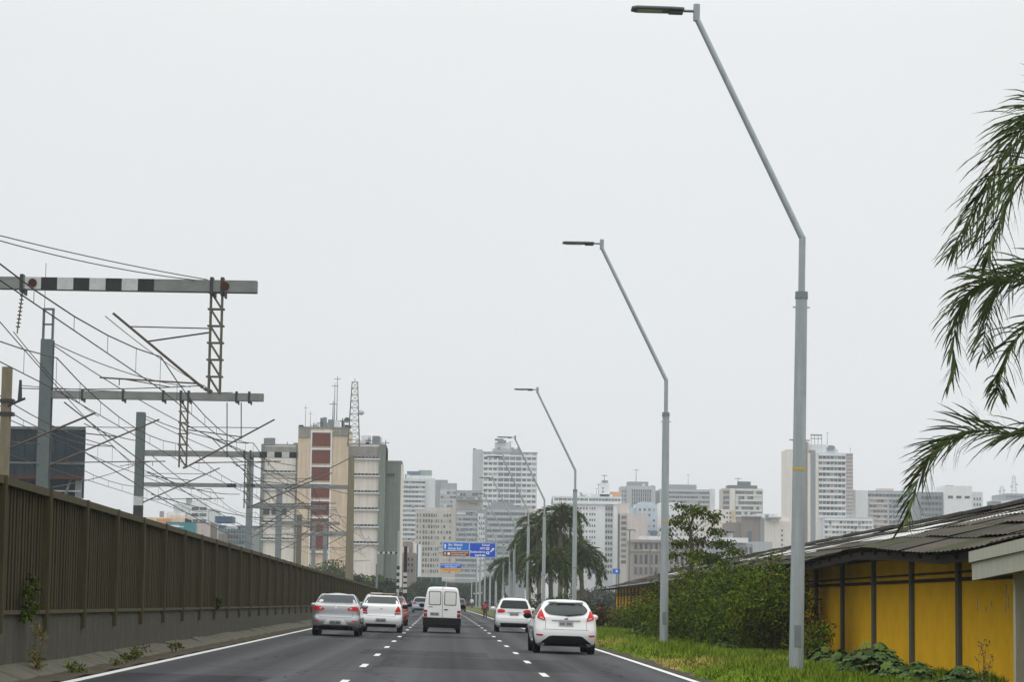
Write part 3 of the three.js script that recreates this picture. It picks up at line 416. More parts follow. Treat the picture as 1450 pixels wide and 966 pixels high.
{ // tall cream block with brick red panels
  const rib = [], sl = [], D = 480;
  for (let k = 0; k < 7; k++) sl.push([441, 467, 613.6 + 24.3 * k, 631.8 + 24.3 * k, W.brick, 0.12, 0.5, 'brick_panel']);
  for (let k = 0; k < 6; k++) { rib.push([500, 536, 645.4 + 24.1 * k, 647.9 + 24.1 * k, 1, 7, { ww: 0.86, wh: 1, set: 'dddm', zz: -0.85 }]); sl.push([499, 537, 648.3 + 24.1 * k, 650 + 24.1 * k, W.white, -0.8, 0.7, 'sill']); }
  for (let k = 0; k < 5; k++) { rib.push([373, 418, 667.2 + 23.8 * k, 669.4 + 23.8 * k, 1, 8, { ww: 0.86, wh: 1, set: 'dddm', zz: -0.85 }]); sl.push([372, 419, 669.8 + 23.8 * k, 671.2 + 23.8 * k, W.white, -0.8, 0.7, 'sill']); }
  rib.push([372, 408, 720, 730, 1, 3, { ww: 0.75, wh: 0.9, set: 'd', zz: -0.85 }]);
  sl.push([439, 441, 611, 800, W.white, 0.2, 0.5, 'trim'], [467, 469, 611, 800, W.white, 0.2, 0.5, 'trim']);
  for (let k = 0; k < 8; k++) sl.push([441, 467, 611 + 24.3 * k, 613.2 + 24.3 * k, W.white, 0.2, 0.5, 'trim']);
  const b = building('office_block', 'cream block with column of brick red panels and stained top', D, 369, 568, {
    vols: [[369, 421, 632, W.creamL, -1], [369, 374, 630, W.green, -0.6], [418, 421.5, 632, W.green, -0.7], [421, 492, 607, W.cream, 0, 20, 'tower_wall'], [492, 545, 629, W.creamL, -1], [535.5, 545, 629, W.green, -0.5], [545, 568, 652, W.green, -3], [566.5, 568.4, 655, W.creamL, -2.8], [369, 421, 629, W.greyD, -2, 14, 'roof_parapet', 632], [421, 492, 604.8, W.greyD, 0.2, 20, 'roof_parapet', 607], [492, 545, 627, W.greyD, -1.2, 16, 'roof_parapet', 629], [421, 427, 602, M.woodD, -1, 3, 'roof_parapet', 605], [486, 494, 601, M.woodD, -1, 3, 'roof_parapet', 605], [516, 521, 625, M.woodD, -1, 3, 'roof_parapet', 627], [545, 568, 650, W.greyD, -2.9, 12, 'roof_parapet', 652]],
    zones: [...rib, [547, 558, 668, 672, 1, 3, { ww: 0.9, wh: 1, set: 'd', zz: -2.9 }]],
    slabs: [...sl, [374, 418, 633, 645, W.stain, -0.95, 0.3, 'stained_render'], [422, 439, 608, 620, W.stain, 0.05, 0.3, 'stained_render'], [470, 491, 608, 617, W.stain, 0.05, 0.3, 'stained_render'], [493, 535, 631, 644, W.stain, -0.95, 0.2, 'stained_render']],
    masts: [[429, 572, 607, 0.06], [436, 580, 607, 0.06], [441, 597, 607], [451, 593, 607], [459, 593, 607], [468, 566, 607], [473.5, 530, 607, 0.1], [470, 540, 607, 0.1], [482, 590, 607, 0.2], [404, 625, 632], [520, 617, 629], [538, 622, 629], [544, 620, 629]], clutter: [[424, 490, 605, 8], [376, 418, 630, 3], [500, 540, 628, 5]] });
  mast('slender lattice radio mast on the cream block roof', 501, 476, 632, 541, 2.3, 1.1, 10);
}
building('flat_block', 'white far block with grey blue windows behind the wires', 900, 245, 306, { vols: [[247, 272, 714, W.white2], [272, 294, 711, W.white], [294, 306, 720, W.white2, -4]], zones: [[272, 294, 716, 742, 3, 2, { ww: 0.9, wh: 0.5, set: 'mbd' }]], clutter: [[250, 290, 713, 4]] });
building('low_building', 'low cream building peeping above the slatted fence', 600, 205, 262, { vols: [[205, 262, 733, W.cream], [240, 262, 729, W.pink, -2], [225, 243, 735, W.orange, 2, 6]], clutter: [[210, 260, 732, 5]] });
building('low_building', 'low building with turquoise painted side above the fence', 520, 240, 300, { vols: [[240, 279, 741, W.teal], [279, 299, 741, W.pink, -0.5], [236, 300, 739.5, M.steelW, -1, 14, 'roof']], slabs: [[244, 256, 744, 747, W.white, 0.1, 0.1, 'painted_mark'], [247, 262, 745.5, 747, W.white, 0.12, 0.1, 'painted_mark']] });
building('low_building', 'pale green glazed low building with navy roof tank', 560, 300, 372, { vols: [[302, 368, 752, W.greenG], [299, 320, 744, W.navy, -1, 12, 'roof', 747], [305, 329.5, 731, W.navy, -2, 8, 'roof_tank', 740], [300, 338, 745, W.grey, -2], [340, 372, 745, W.white2, -3], [336, 372, 744, W.navy, -2, 16, 'roof', 746], [300, 325, 757, W.brown, 1, 4]], zones: [[320, 352, 748, 772, 3, 8, { ww: 0.8, wh: 0.7, set: 'ggmb' }]] });
building('tower_block', 'grey ribboned tower with blue grey roof boxes beside cream block', 1300, 568, 616, { vols: [[568, 603, 678, W.grey], [603, 616, 677, W.white2, -2], [576, 595, 667, W.navy, -4, 8, 'roof_box'], [592, 611, 665, W.greenG, -6, 9, 'roof_box'], [576, 611, 673, W.white2, -3]], zones: [[569, 602, 680, 774, 14, 7, { ww: 0.86, wh: 0.42, set: 'ddmmbl', grid: 1, gm: W.white2 }]], clutter: [[570, 614, 677, 5]] });
building('office_block', 'grey green blank sided block stepping up behind beige flats', 1400, 606, 682, { vols: [[606, 624, 694, W.greenG], [614, 634, 679, W.greyD, -8], [624, 647, 684, W.greenG, -4], [645, 682, 694, W.greenG, -3], [623, 646, 693, W.grey, 1]], zones: [[624, 646, 695, 720, 4, 5, { ww: 0.85, wh: 0.5, set: 'wwmld', zz: 1 }], [647, 681, 697, 709, 2, 8, { ww: 0.85, wh: 0.55, set: 'wlmd', zz: -3 }]] });
building('flat_block', 'beige block of flats with many small square windows', 1150, 589, 646, { vols: [[589, 641, 723, W.beige], [608, 641, 719, W.beige, -1], [641, 646, 709, W.tan, 0.5]], zones: [[590, 598, 726, 813, 11, 2, { ww: 0.5, wh: 0.55, set: 'ddml' }], [599, 614, 726, 813, 11, 4, { ww: 0.66, wh: 0.58, set: 'dddml' }], [614, 623, 726, 813, 11, 3, { ww: 0.6, wh: 0.55, set: 'dmml', skip: 0.2 }], [624, 640, 726, 813, 11, 4, { ww: 0.6, wh: 0.5, set: 'dmll', skip: 0.1 }]] });
building('glass_block', 'blue grey glazed block with tan top storey', 1250, 643, 690, { vols: [[643, 684, 709, W.tan, 0, 18, 'wall'], [646, 690, 721, W.glass, 1.5], [677, 688, 727, W.white2, 2.5]], zones: [[647, 676, 725, 812, 12, 9, { ww: 0.84, wh: 0.45, set: 'bbmmgl', zz: 1.5, grid: 1, gm: W.grey }], [678, 687, 730, 812, 11, 3, { ww: 0.6, wh: 0.5, set: 'mmld', zz: 2.5 }]], slabs: [[646, 684, 707.5, 709, W.greyD, 0, 10, 'parapet'], [647, 660, 726, 729, W.white, 1.8, 0.3, 'sign_panel']] });
building('tower_block', 'tall white tower with open rooftop pavilion and wide middle windows', 1450, 669, 761, { vols: [[669, 683, 637, W.grey, -1], [683, 760, 641, W.white2], [683, 760.5, 640, W.greyD, 0.3, 17, 'roof_edge', 641.6], [697, 734, 635, W.grey, -3, 10, 'roof_box'], [700, 722, 626, W.white2, -4, 8, 'roof_box'], [724, 737, 635.5, W.greyD, -2, 8, 'roof_box'], [669, 673, 635.5, M.woodD, -1, 3, 'roof_edge', 637]], zones: [[684, 704, 645.5, 737, 12, 3, { ww: 0.75, wh: 0.46, set: 'ddmml', grid: 1 }], [704.5, 738, 645.5, 737, 12, 4, { ww: 0.86, wh: 0.62, set: 'bbbdmg', grid: 1 }], [738.5, 759, 645.5, 737, 12, 3, { ww: 0.75, wh: 0.46, set: 'ddmlml', grid: 1 }], [684, 759, 642, 645, 1, 14, { ww: 0.9, wh: 0.8, set: 'dlmmb' }]], slabs: [[700, 712, 621.5, 623, M.woodD, -5, 8, 'pavilion_roof'], [704, 716, 623, 625.5, W.greyD, -5, 8, 'pavilion_roof']], masts: [[722.5, 624, 635, 0.2]], clutter: [[698, 735, 635, 4]] });
building('glass_block', 'wide grey glazed block below the white tower', 1150, 682, 757, { vols: [[688, 752, 718, W.glass], [696, 728, 711, W.greyD, -3, 12], [744, 757, 720, W.pink, 1]], zones: [[690, 744, 724, 812, 11, 14, { ww: 0.88, wh: 0.45, set: 'bbmgml', grid: 1, gm: W.grey }], [745, 756, 724, 812, 11, 3, { ww: 0.6, wh: 0.5, set: 'mmld', zz: 1 }]] });
building('hospital_block', 'white slab block with blue green top ribbon and roof turret', 1200, 783, 880, { vols: [[783, 812, 707, W.white2, -3], [806, 857, 713, W.white], [857, 868.5, 713, W.white2, -2], [868.5, 880, 713, W.white, 0.5], [783, 880, 711, W.white, 1.2, 20, 'cornice', 714], [783, 880, 703, W.white2, -0.5, 16, 'top_storey', 711], [850, 864, 683, W.white, -5, 8, 'roof_turret', 703], [838, 868, 699, W.white2, -5, 8, 'roof_box', 703], [853, 862, 679, W.greyD, -7, 2, 'roof_turret', 683], [866, 880, 695, W.orange, -8, 6, 'roof_box', 703]], zones: [[785, 833, 705, 710, 1, 8, { ww: 0.85, wh: 0.7, set: 'ggm', zz: -0.5 }], [834, 879, 705, 710, 1, 10, { ww: 0.85, wh: 0.7, set: 'gddg', zz: -0.5 }], [812, 833, 716, 814, 12, 5, { ww: 0.55, wh: 0.4, set: 'mmdl' }], [834, 844, 716, 814, 12, 3, { ww: 0.55, wh: 0.4, set: 'mmdl' }], [857.5, 868, 716, 814, 12, 3, { ww: 0.72, wh: 0.5, set: 'dddm', zz: -2 }], [853, 856, 688, 698, 2, 1, { ww: 0.7, wh: 0.4, set: 'd', zz: -5 }]], masts: [[856, 671, 683, 0.25], [848, 684, 700, 0.15], [822, 696, 704, 0.15], [845, 690, 700, 0.1]], clutter: [[815, 850, 703, 6]] });
building('flat_block', 'pink cream flats with balconies beside the white slab block', 1150, 878, 917, { vols: [[879, 888, 727, W.tan], [888, 916, 728, W.pink, 0.6], [879, 892, 712, W.pink, -6]], zones: [[879.5, 887, 729, 800, 9, 1, { ww: 0.9, wh: 0.55, set: 'ddm' }], [890, 914, 730, 800, 9, 4, { ww: 0.55, wh: 0.45, set: 'dmml' }]] });
building('tower_block', 'grey finned tower with stepped top and thin aerial', 1500, 879, 930, { vols: [[879, 892, 689, W.grey, -2], [888, 928, 688, W.grey], [889, 918, 682, W.greyD, -2, 12, 'roof_box']], zones: [[894, 922, 693, 732, 7, 9, { ww: 0.6, wh: 0.9, set: 'mmdm', grid: 2, gm: W.grey }], [880, 887, 693, 735, 7, 2, { ww: 0.5, wh: 0.6, set: 'm', zz: -2 }]], masts: [[901, 664, 682, 0.25]], clutter: [[890, 926, 688, 5]] });
building('flat_block', 'pale blue flats with stepped rounded top', 1180, 893, 938, { vols: [[893, 938, 719, W.blue], [900, 932, 714, W.blue, 0.4], [906, 926, 711, W.blue, 0.2], [921, 938, 752, W.navy, 5, 8]], zones: [[896, 936, 718, 764, 6, 6, { ww: 0.4, wh: 0.4, set: 'dmml', zz: 0.4, skip: 0.15 }]] });
building('office_block', 'wide grey office block with dark ribbon top and roof boxes', 1500, 927, 1013, { vols: [[927, 936, 695, W.greyD, -4], [934, 1012, 693, W.grey], [945, 987, 686, W.greyD, -4, 10, 'roof_box'], [1005, 1012, 692, W.white2, 1]], zones: [[946, 1004, 696, 700, 1, 12, { ww: 0.96, wh: 0.8, set: 'ddm' }], [946, 1004, 701, 760, 9, 11, { ww: 0.9, wh: 0.5, set: 'mmldb', grid: 1, gm: W.grey }]], masts: [[975, 671, 686, 0.15]] });
building('flat_block', 'cream flats behind the layered tree', 1150, 934, 1042, { vols: [[935, 965, 712, W.white], [962, 1000, 724, W.creamL, 0.5], [998, 1042, 722, W.cream, -1], [1000, 1032, 721, W.creamL, 1]], zones: [[938, 996, 728, 770, 5, 10, { ww: 0.45, wh: 0.45, set: 'dml', zz: 0.5 }], [1027, 1036, 723, 748, 4, 2, { ww: 0.5, wh: 0.45, set: 'dm', zz: 1 }]] });
building('office_block', 'beige office block with dark green ribbons and green roof box', 1350, 1022, 1082, { vols: [[1023, 1080, 692, W.tan], [1031, 1073, 687, W.dteal, -3, 10, 'roof_box'], [1047, 1064, 681.5, W.dteal, -4, 8, 'roof_box'], [1033, 1040, 692, W.creamL, 0.5]], zones: [[1023.5, 1032, 694, 738, 6, 2, { ww: 0.95, wh: 0.62, set: 'bdb', grid: 1, gm: W.tan }], [1041, 1079, 694, 738, 6, 9, { ww: 0.94, wh: 0.6, set: 'bdbgw', grid: 1, gm: W.creamL }]], masts: [[1046, 676, 687, 0.3]] });
building('gabled_block', 'brown blank walled block with one blue window', 900, 1031, 1083, { vols: [[1050, 1078, 732, W.brown], [1031, 1052, 740, W.brown, -2], [1076, 1082, 733, W.greyD, 0.4]], slabs: [[1059, 1064, 752, 766, GL.b, 0.1, 0.4, 'window'], [1050, 1078, 731, 732.5, W.greyD, 0, 2, 'parapet']] });
building('flat_block', 'plain cream block at the foot of the tall slab', 950, 1073, 1120, { vols: [[1073, 1118, 738, W.creamL], [1073, 1104, 727, W.white2, -4], [1100, 1120, 731, W.creamL, -2]], zones: [[1104, 1110, 748, 775, 4, 1, { ww: 0.4, wh: 0.4, set: 'm' }]], clutter: [[1078, 1104, 735, 6]], slabs: [[1085, 1104, 733, 735, W.greyD, 0, 6, 'canopy']] });
building('market_hall', 'old brown stone building with rows of tall windows and cornice', 700, 893, 1010, { vols: [[895, 1012, 768, W.stone], [893, 1014, 765, W.stone, 0.6, 16, 'cornice', 769], [893, 1014, 780, W.stone, 0.3, 12, 'cornice', 782], [910, 1000, 759, W.white2, -4, 12, 'roof']], zones: [[897, 1006, 770, 779, 1, 15, { ww: 0.5, wh: 0.8, set: 'dm' }], [897, 1006, 785, 800, 1, 15, { ww: 0.55, wh: 0.85, set: 'dmm' }], [897, 1006, 803, 815, 1, 15, { ww: 0.55, wh: 0.85, set: 'dm' }]] });
building('warehouse', 'grey low hall with bright white roof behind the hedge', 650, 1002, 1094, { vols: [[1004, 1066, 770, W.grey], [1065, 1093, 767, W.grey, 1], [1013, 1042, 753, W.white2, -8, 8]], slabs: [[1004, 1058, 762, 769, W.white, -2, 8, 'roof'], [1013, 1042, 752, 754, M.wire, -8, 8, 'parapet']], zones: [[1047, 1066, 774, 784, 1, 3, { ww: 0.6, wh: 0.8, set: 'm' }]] });
building('tower_block', 'tall cream slab tower with brown stripe and rooftop sign frame', 1050, 1114, 1236, { vols: [[1114, 1139, 637, W.creamL, -1], [1139, 1143, 626, W.brown, -0.5], [1143, 1158, 642, W.creamL], [1157, 1198, 642, W.white2, -0.3], [1198, 1208, 643, W.pink, -0.8], [1208, 1213, 693, W.grey, -3], [1143, 1172, 629, W.white2, -4, 10, 'roof_box'], [1165, 1189, 635, W.white2, -5, 10, 'roof_box'], [1158, 1208, 641.4, W.blue, 0, 16, 'roof_edge', 643], [1147, 1154, 638, W.greyD, 0.2, 6], [1138, 1146, 626.5, W.pink, -2, 8], [1164, 1236, 734, W.white2, 1.5], [1164, 1236, 732, W.blue, 1.8, 14, 'roof_edge', 734]], zones: [[1158.5, 1197, 644, 732, 11, 7, { ww: 0.82, wh: 0.5, set: 'ddmmgl', zz: -0.3, grid: 1 }], [1166, 1234, 736, 772, 5, 13, { ww: 0.75, wh: 0.5, set: 'mmldw', zz: 1.5, grid: 1 }]], slabs: [...Array.from({ length: 17 }, (_, k) => [1198, 1208, 648 + k * 5.2, 648.8 + k * 5.2, W.greyD, -0.7, 0.4, 'floor_line']), [1149.5, 1166, 614.5, 616.5, M.galvD, -5, 0.3, 'sign_frame'], [1149.5, 1166, 620, 621, M.galvD, -5, 0.3, 'sign_frame'], ...[0, 1, 2, 3].map(i => [1150 + i * 5, 1150.7 + i * 5, 614.5, 629, M.galvD, -5, 0.3, 'sign_frame'])], masts: [[1173, 611, 629, 0.12], [1206, 632, 642, 0.08]], clutter: [[1146, 1196, 636, 9]] });
building('office_block', 'grey pink ribboned block with white stair tower', 1200, 1209, 1292, { vols: [[1213, 1228, 695, W.white2, 0.5], [1226, 1292, 697, W.grey], [1226, 1292, 695, W.greyD, -1, 14, 'roof_edge', 697], [1246, 1268, 691, W.pink, -6, 8]], zones: [[1230, 1256, 706, 750, 6, 5, { ww: 0.9, wh: 0.5, set: 'mmldl', grid: 1, gm: W.pink }], [1228, 1290, 699, 704, 1, 12, { ww: 0.9, wh: 0.8, set: 'bd' }], [1258, 1288, 706, 750, 6, 6, { ww: 0.8, wh: 0.6, set: 'bmm' }]] });
building('office_block', 'white flat topped block behind the drooping palm frond', 1100, 1300, 1394, { vols: [[1302, 1336, 697, W.greyD, -2], [1336, 1376, 688, W.white], [1375, 1392, 696, W.white2, -1], [1342, 1352, 687, M.woodD, -3, 4, 'roof_box']], zones: [[1339, 1375, 702, 706, 1, 3, { ww: 0.6, wh: 0.9, set: 'd' }], [1304, 1334, 701, 742, 5, 6, { ww: 0.8, wh: 0.5, set: 'mdb', zz: -2 }], [1378, 1390, 702, 742, 5, 3, { ww: 0.5, wh: 0.45, set: 'md', zz: -1 }]] });
building('flat_block', 'teal grey rooftop block below the far antenna cluster', 1700, 1404, 1470, { vols: [[1405, 1470, 709, W.white2], [1412, 1428, 701, W.greenG, -2], [1424, 1450, 699, W.glass, -1], [1404, 1416, 710, W.dteal, 0.5]], zones: [[1424, 1448, 701, 706, 1, 5, { ww: 0.8, wh: 0.6, set: 'md', zz: -1 }]] });
mast('far lattice aerial tower with stacked antennas above the shed roof', 1435, 1690, 699, 674, 3.4, 1.6, 6); mast('short far aerial tower beside the taller one', 1418, 1695, 701, 689, 3, 2, 3);
building('billboard_tower', 'narrow cream and white slab standing before beige flats', 620, 582, 598, { vols: [[582.5, 588, 768, W.cream], [588, 591.5, 770, W.white, 0.3], [591.5, 593.5, 771, W.navy, 0.1], [593.5, 597, 771, W.white, 0.3]] });
building('low_building', 'low dark terrace of houses beside the striped portal', 560, 566, 590, { vols: [[566, 590, 783, W.brown], [567, 580, 774, W.grey, -3], [566, 584, 766, W.brown, -6]], zones: [[568, 588, 788, 812, 3, 4, { ww: 0.5, wh: 0.5, set: 'dm' }]] });
// underpass walls where the road meets the city
{ const D = 600, a = at(570, 823, D), b = at(700, 823, D), q = thing('retaining_wall', 'dark concrete underpass wall closing the end of the road', 'wall', V((a.x + b.x) / 2, -0.6, -D)), h = a.y + 0.6, m = mat([0.1, 0.1, 0.1], 0.95, { tx: 'streak', amp: 0.5, m: 8 });
  part('wall', B(b.x - a.x, h, 1, 0, h / 2, 0), m, q); part('coping', B(b.x - a.x, 0.35, 1.3, 0, h + 0.15, 0), W.grey, q); part('guard_rail', B(8.5, 0.3, 0.3, at(650, 824, D).x - (a.x + b.x) / 2, h + 0.9, 0.6), W.white2, q);
  part('opening', B(13, 3.4, 0.5, at(650, 850, D).x - (a.x + b.x) / 2, 1.7, 0.4), M.black, q); part('lintel', B(14, 0.4, 0.8, at(650, 850, D).x - (a.x + b.x) / 2, 3.6, 0.4), W.white2, q); }
{ const D = 520, a = at(590, 817, D), b = at(626, 817, D), q = thing('hoarding', 'dark green hoarding beside the far bend of the road', 'fence', V((a.x + b.x) / 2, -0.6, -D)), h = a.y + 0.6, w = b.x - a.x, m = mat([0.03, 0.07, 0.055], 0.8, { tx: 'mix', amp: 0.3, m: 3 }); for (let i = 0; i < 5; i++) part('panel', B(w / 5 - 0.05, h, 0.1, -w / 2 + (i + 0.5) * w / 5, h / 2, 0), m, q); part('top_rail', B(w, 0.15, 0.2, 0, h, 0), W.grey, q); }
// ---------------------------------------------------------------- vehicles
const paint = (c, r = 0.35) => mat(c, r, { phys: true, clearcoat: 1, clearcoatRoughness: 0.05 });
const CM = { white: paint([0.78, 0.78, 0.78]), van: paint([0.74, 0.74, 0.73], 0.5), silver: mat([0.33, 0.335, 0.345], 0.3, { phys: true, metalness: 0.55, clearcoat: 1, clearcoatRoughness: 0.06 }), red: paint([0.3, 0.012, 0.015]), blue: paint([0.3, 0.36, 0.42]), navy: paint([0.02, 0.025, 0.045]), glass: mat([0.012, 0.016, 0.018], 0.12, { phys: true, specularIntensity: 0.55 }), glassT: mat([0.018, 0.034, 0.036], 0.1, { phys: true, specularIntensity: 0.6 }), lamp: mat([0.55, 0.008, 0.01], 0.3, { phys: true, specularIntensity: 0.5 }), lampC: mat([0.6, 0.4, 0.36], 0.12), plast: mat([0.01, 0.0105, 0.012], 0.7, { phys: true, specularIntensity: 0.3 }), seal: mat([0.05, 0.05, 0.055], 0.6), tyre: mat([0.01, 0.01, 0.011], 0.9), rim: mat([0.32, 0.33, 0.34], 0.35, { metalness: 0.5 }), plate: mat([0.3, 0.3, 0.29], 0.5, { metalness: 0.2 }), chrome: mat([0.5, 0.5, 0.5], 0.2, { metalness: 0.9 }), seam: mat([0.03, 0.03, 0.032], 0.8), cream: mat([0.72, 0.66, 0.5], 0.5), inkp: mat([0.04, 0.04, 0.04], 0.7) };
function carShape(keys, o = {}) { // keys: [y, halfWidth, zRear, zFront, cornerRadius]; rear of the car faces +z
  const sl = []; const cr = (a, b, c, d, t) => { const m0 = (c - a) / 2, m1 = (d - b) / 2, t2 = t * t, t3 = t2 * t; return (2 * t3 - 3 * t2 + 1) * b + (t3 - 2 * t2 + t) * m0 + (-2 * t3 + 3 * t2) * c + (t3 - t2) * m1; };
  const n = keys.length, sub = 4;
  for (let i = 0; i < n - 1; i++) for (let k = 0; k < sub; k++) { const t = k / sub, A = keys[Math.max(0, i - 1)], Bk = keys[i], C = keys[i + 1], E = keys[Math.min(n - 1, i + 2)]; sl.push(Bk.map((_, q) => q === 0 ? Bk[0] + (C[0] - Bk[0]) * t : cr(A[q], Bk[q], C[q], E[q], t))); }
  sl.push(keys[n - 1]);
  const bow = o.bow ?? 0.07;
  const slice = y => { let i = 0; while (i < sl.length - 2 && sl[i + 1][0] < y) i++; const a = sl[i], b = sl[i + 1], t = Math.max(0, Math.min(1, (y - a[0]) / (b[0] - a[0] || 1))); return a.map((v, q) => v + (b[q] - v) * t); };
  const rz = (s, x) => { const [, w, zr, , r] = s, ax = Math.min(Math.abs(x), w), e = ax - (w - r); return zr - bow * (ax / w) ** 2 - (e > 0 ? r - Math.sqrt(Math.max(0, r * r - e * e)) : 0); };
  const fz = (s, x) => { const [, w, , zf, r0] = s, r = Math.min(w * 0.9, r0 * 2.2), ax = Math.min(Math.abs(x), w), e = ax - (w - r); return zf + 0.2 * (ax / w) ** 2 + (e > 0 ? (r - Math.sqrt(Math.max(0, r * r - e * e))) * 1.2 : 0); };
  const loop = s => { const p = []; const R = 22, Fn = 14, S = 6; for (let i = 0; i <= R; i++) { const x = s[1] * Math.sin((i / R - 0.5) * Math.PI); p.push([x, rz(s, x)]); } const a = rz(s, s[1]), b = fz(s, s[1]); for (let i = 1; i < S; i++) p.push([s[1], a + (b - a) * i / S]); for (let i = 0; i <= Fn; i++) { const x = s[1] * Math.sin((0.5 - i / Fn) * Math.PI); p.push([x, fz(s, x)]); } for (let i = S - 1; i > 0; i--) p.push([-s[1], a + (b - a) * i / S]); return p; };
  const body = () => { const pos = [], idx = [], N = loop(sl[0]).length; for (const s of sl) for (const [x, z] of loop(s)) pos.push(x, s[0], z); for (let j = 0; j < sl.length - 1; j++) for (let i = 0; i < N; i++) { const a = j * N + i, b = j * N + (i + 1) % N, c = a + N, d = b + N; idx.push(a, b, c, b, d, c); }
    for (const j of [0, sl.length - 1]) { const s = sl[j], c = pos.length / 3; pos.push(0, s[0] + (j ? 0.012 : 0), (s[2] + s[3]) / 2); for (let i = 0; i < N; i++) { const a = j * N + i, b = j * N + (i + 1) % N; j ? idx.push(a, b, c) : idx.push(b, a, c); } }
    const g = new THREE.BufferGeometry(); g.setAttribute('position', new THREE.Float32BufferAttribute(pos, 3)); g.setIndex(idx); g.computeVertexNormals(); return toCreasedNormals(g, 0.9); };
  const patch = (outline, off, fn) => { const sh = new THREE.Shape(outline.map(q => new THREE.Vector2(...q))), g0 = new THREE.ShapeGeometry(sh).toNonIndexed(), P = g0.attributes.position; let tris = []; for (let i = 0; i < P.count; i += 3) tris.push([0, 1, 2].map(k => [P.getX(i + k), P.getY(i + k)]));
    for (let l = 0; l < 3; l++) tris = tris.flatMap(([a, b, c]) => { const m = (p, q) => [(p[0] + q[0]) / 2, (p[1] + q[1]) / 2], ab = m(a, b), bc = m(b, c), ca = m(c, a); return [[a, ab, ca], [ab, b, bc], [ca, bc, c], [ab, bc, ca]]; });
    const pos = []; for (const t of tris) for (const q of t) pos.push(...fn(q[0], q[1], off)); 
    for (let i = 0; i < outline.length; i++) { const a = outline[i], b = outline[(i + 1) % outline.length]; for (let k = 0; k < 4; k++) { const p = [a[0] + (b[0] - a[0]) * k / 4, a[1] + (b[1] - a[1]) * k / 4], q = [a[0] + (b[0] - a[0]) * (k + 1) / 4, a[1] + (b[1] - a[1]) * (k + 1) / 4]; const A = fn(...p, off), Bq = fn(...q, off), C = fn(...q, -0.02), E = fn(...p, -0.02); pos.push(...A, ...Bq, ...C, ...A, ...C, ...E); } }
    const g = new THREE.BufferGeometry(); g.setAttribute('position', new THREE.Float32BufferAttribute(pos, 3)); const mg = mergeVertices(g, 1e-4); mg.computeVertexNormals(); return toCreasedNormals(mg, 0.6); };
  const rear = (pts, off = 0.01) => patch(pts, off, (x, y, o2) => [x, y, rz(slice(y), x) + o2]);
  const side = (pts, sgn, off = 0.008) => patch(pts, off, (z, y, o2) => [sgn * (slice(y)[1] + o2), y, z]);
  return { body, rear, side, slice };
}
const smooth = (pts, n = 5) => new THREE.SplineCurve([...pts, pts[0]].map(q => new THREE.Vector2(...q))).getPoints(pts.length * n).slice(0, -1).map(p => [p.x, p.y]);
const mir = pts => pts.map(([x, y]) => [-x, y]).reverse();
const rect = (x0, x1, y0, y1) => [[x0, y0], [x1, y0], [x1, y1], [x0, y1]];
const rrect = (x0, x1, y0, y1, r) => { const o = []; for (const [cx0, cy0, a0] of [[x1 - r, y0 + r, -90], [x1 - r, y1 - r, 0], [x0 + r, y1 - r, 90], [x0 + r, y0 + r, 180]]) for (let k = 0; k <= 3; k++) { const a = (a0 + k * 30) * Math.PI / 180; o.push([cx0 + r * Math.cos(a), cy0 + r * Math.sin(a)]); } return o; };
const tyreG = (r, w) => new THREE.LatheGeometry([[r * 0.6, -w / 2], [r * 0.93, -w / 2], [r, -w * 0.36], [r, w * 0.36], [r * 0.93, w / 2], [r * 0.6, w / 2]].map(q => new THREE.Vector2(...q)), 28).rotateZ(Math.PI / 2);
function wheels(g, r, w, track, zr, zf) { for (const z of [zr, zf]) for (const s of [-1, 1]) { const t = part('wheel', tyreG(r, w).translate(s * track, r, z), CM.tyre, g); part('rim', [new THREE.CylinderGeometry(r * 0.62, r * 0.62, w * 0.7, 20).rotateZ(Math.PI / 2).translate(s * track, r, z), ...[0, 1, 2, 3, 4].map(i => B(w * 0.8, r * 1.1, 0.06).rotateX(i * 0.628).translate(s * track, r, z))], CM.rim, t); } }
function mirror(g, s, x, y, z, m) { const e = new THREE.SphereGeometry(1, 14, 10); e.scale(0.12, 0.085, 0.07); part('wing_mirror', [e.translate(s * (x + 0.1), y, z), T(V(s * (x - 0.05), y - 0.05, z), V(s * (x + 0.06), y - 0.03, z), 0.025)], m, g); }
function plate(g, S, x, y, w = 0.4, h = 0.13, off = 0.018) { const p = part('licence_plate', S.rear(rect(x - w / 2, x + w / 2, y - h / 2, y + h / 2), off), CM.plate, g); for (let i = 0; i < 7; i++) if (i !== 3) { const a = x - w * 0.4 + i * w * 0.115; part('plate_mark', S.rear(rect(a, a + w * 0.075, y - h * 0.3, y + h * 0.18), off + 0.004), CM.inkp, p); } }
function sideGlass(g, S, wins) { for (const pts of wins) for (const s of [-1, 1]) part('side_window', S.side(pts, s), CM.glass, g); }
function place(g, px, D, name, label, cat, group, yaw = 0) { g.name = numbered(name); scene.add(g); const x = at(px, 880, D).x; g.position.set(x, roadY(x - cx(D)) + 0.004, -D); g.rotation.set(0, yaw, -0.02, 'YXZ'); tag(g, label, cat, group); return g; }
const GRP = 'cars driving ahead on the road';
function arches(g, S, r, zr, zf) { for (const z of [zr, zf]) for (const s of [-1, 1]) { const pts = []; for (let i = 0; i <= 12; i++) { const a = Math.PI * i / 12; pts.push([z + Math.cos(a) * (r + 0.07), Math.max(0.24, r * 0.95 + Math.sin(a) * (r + 0.06))]); } part('wheel_arch', S.side(pts, s, 0.004), CM.plast, g); } }

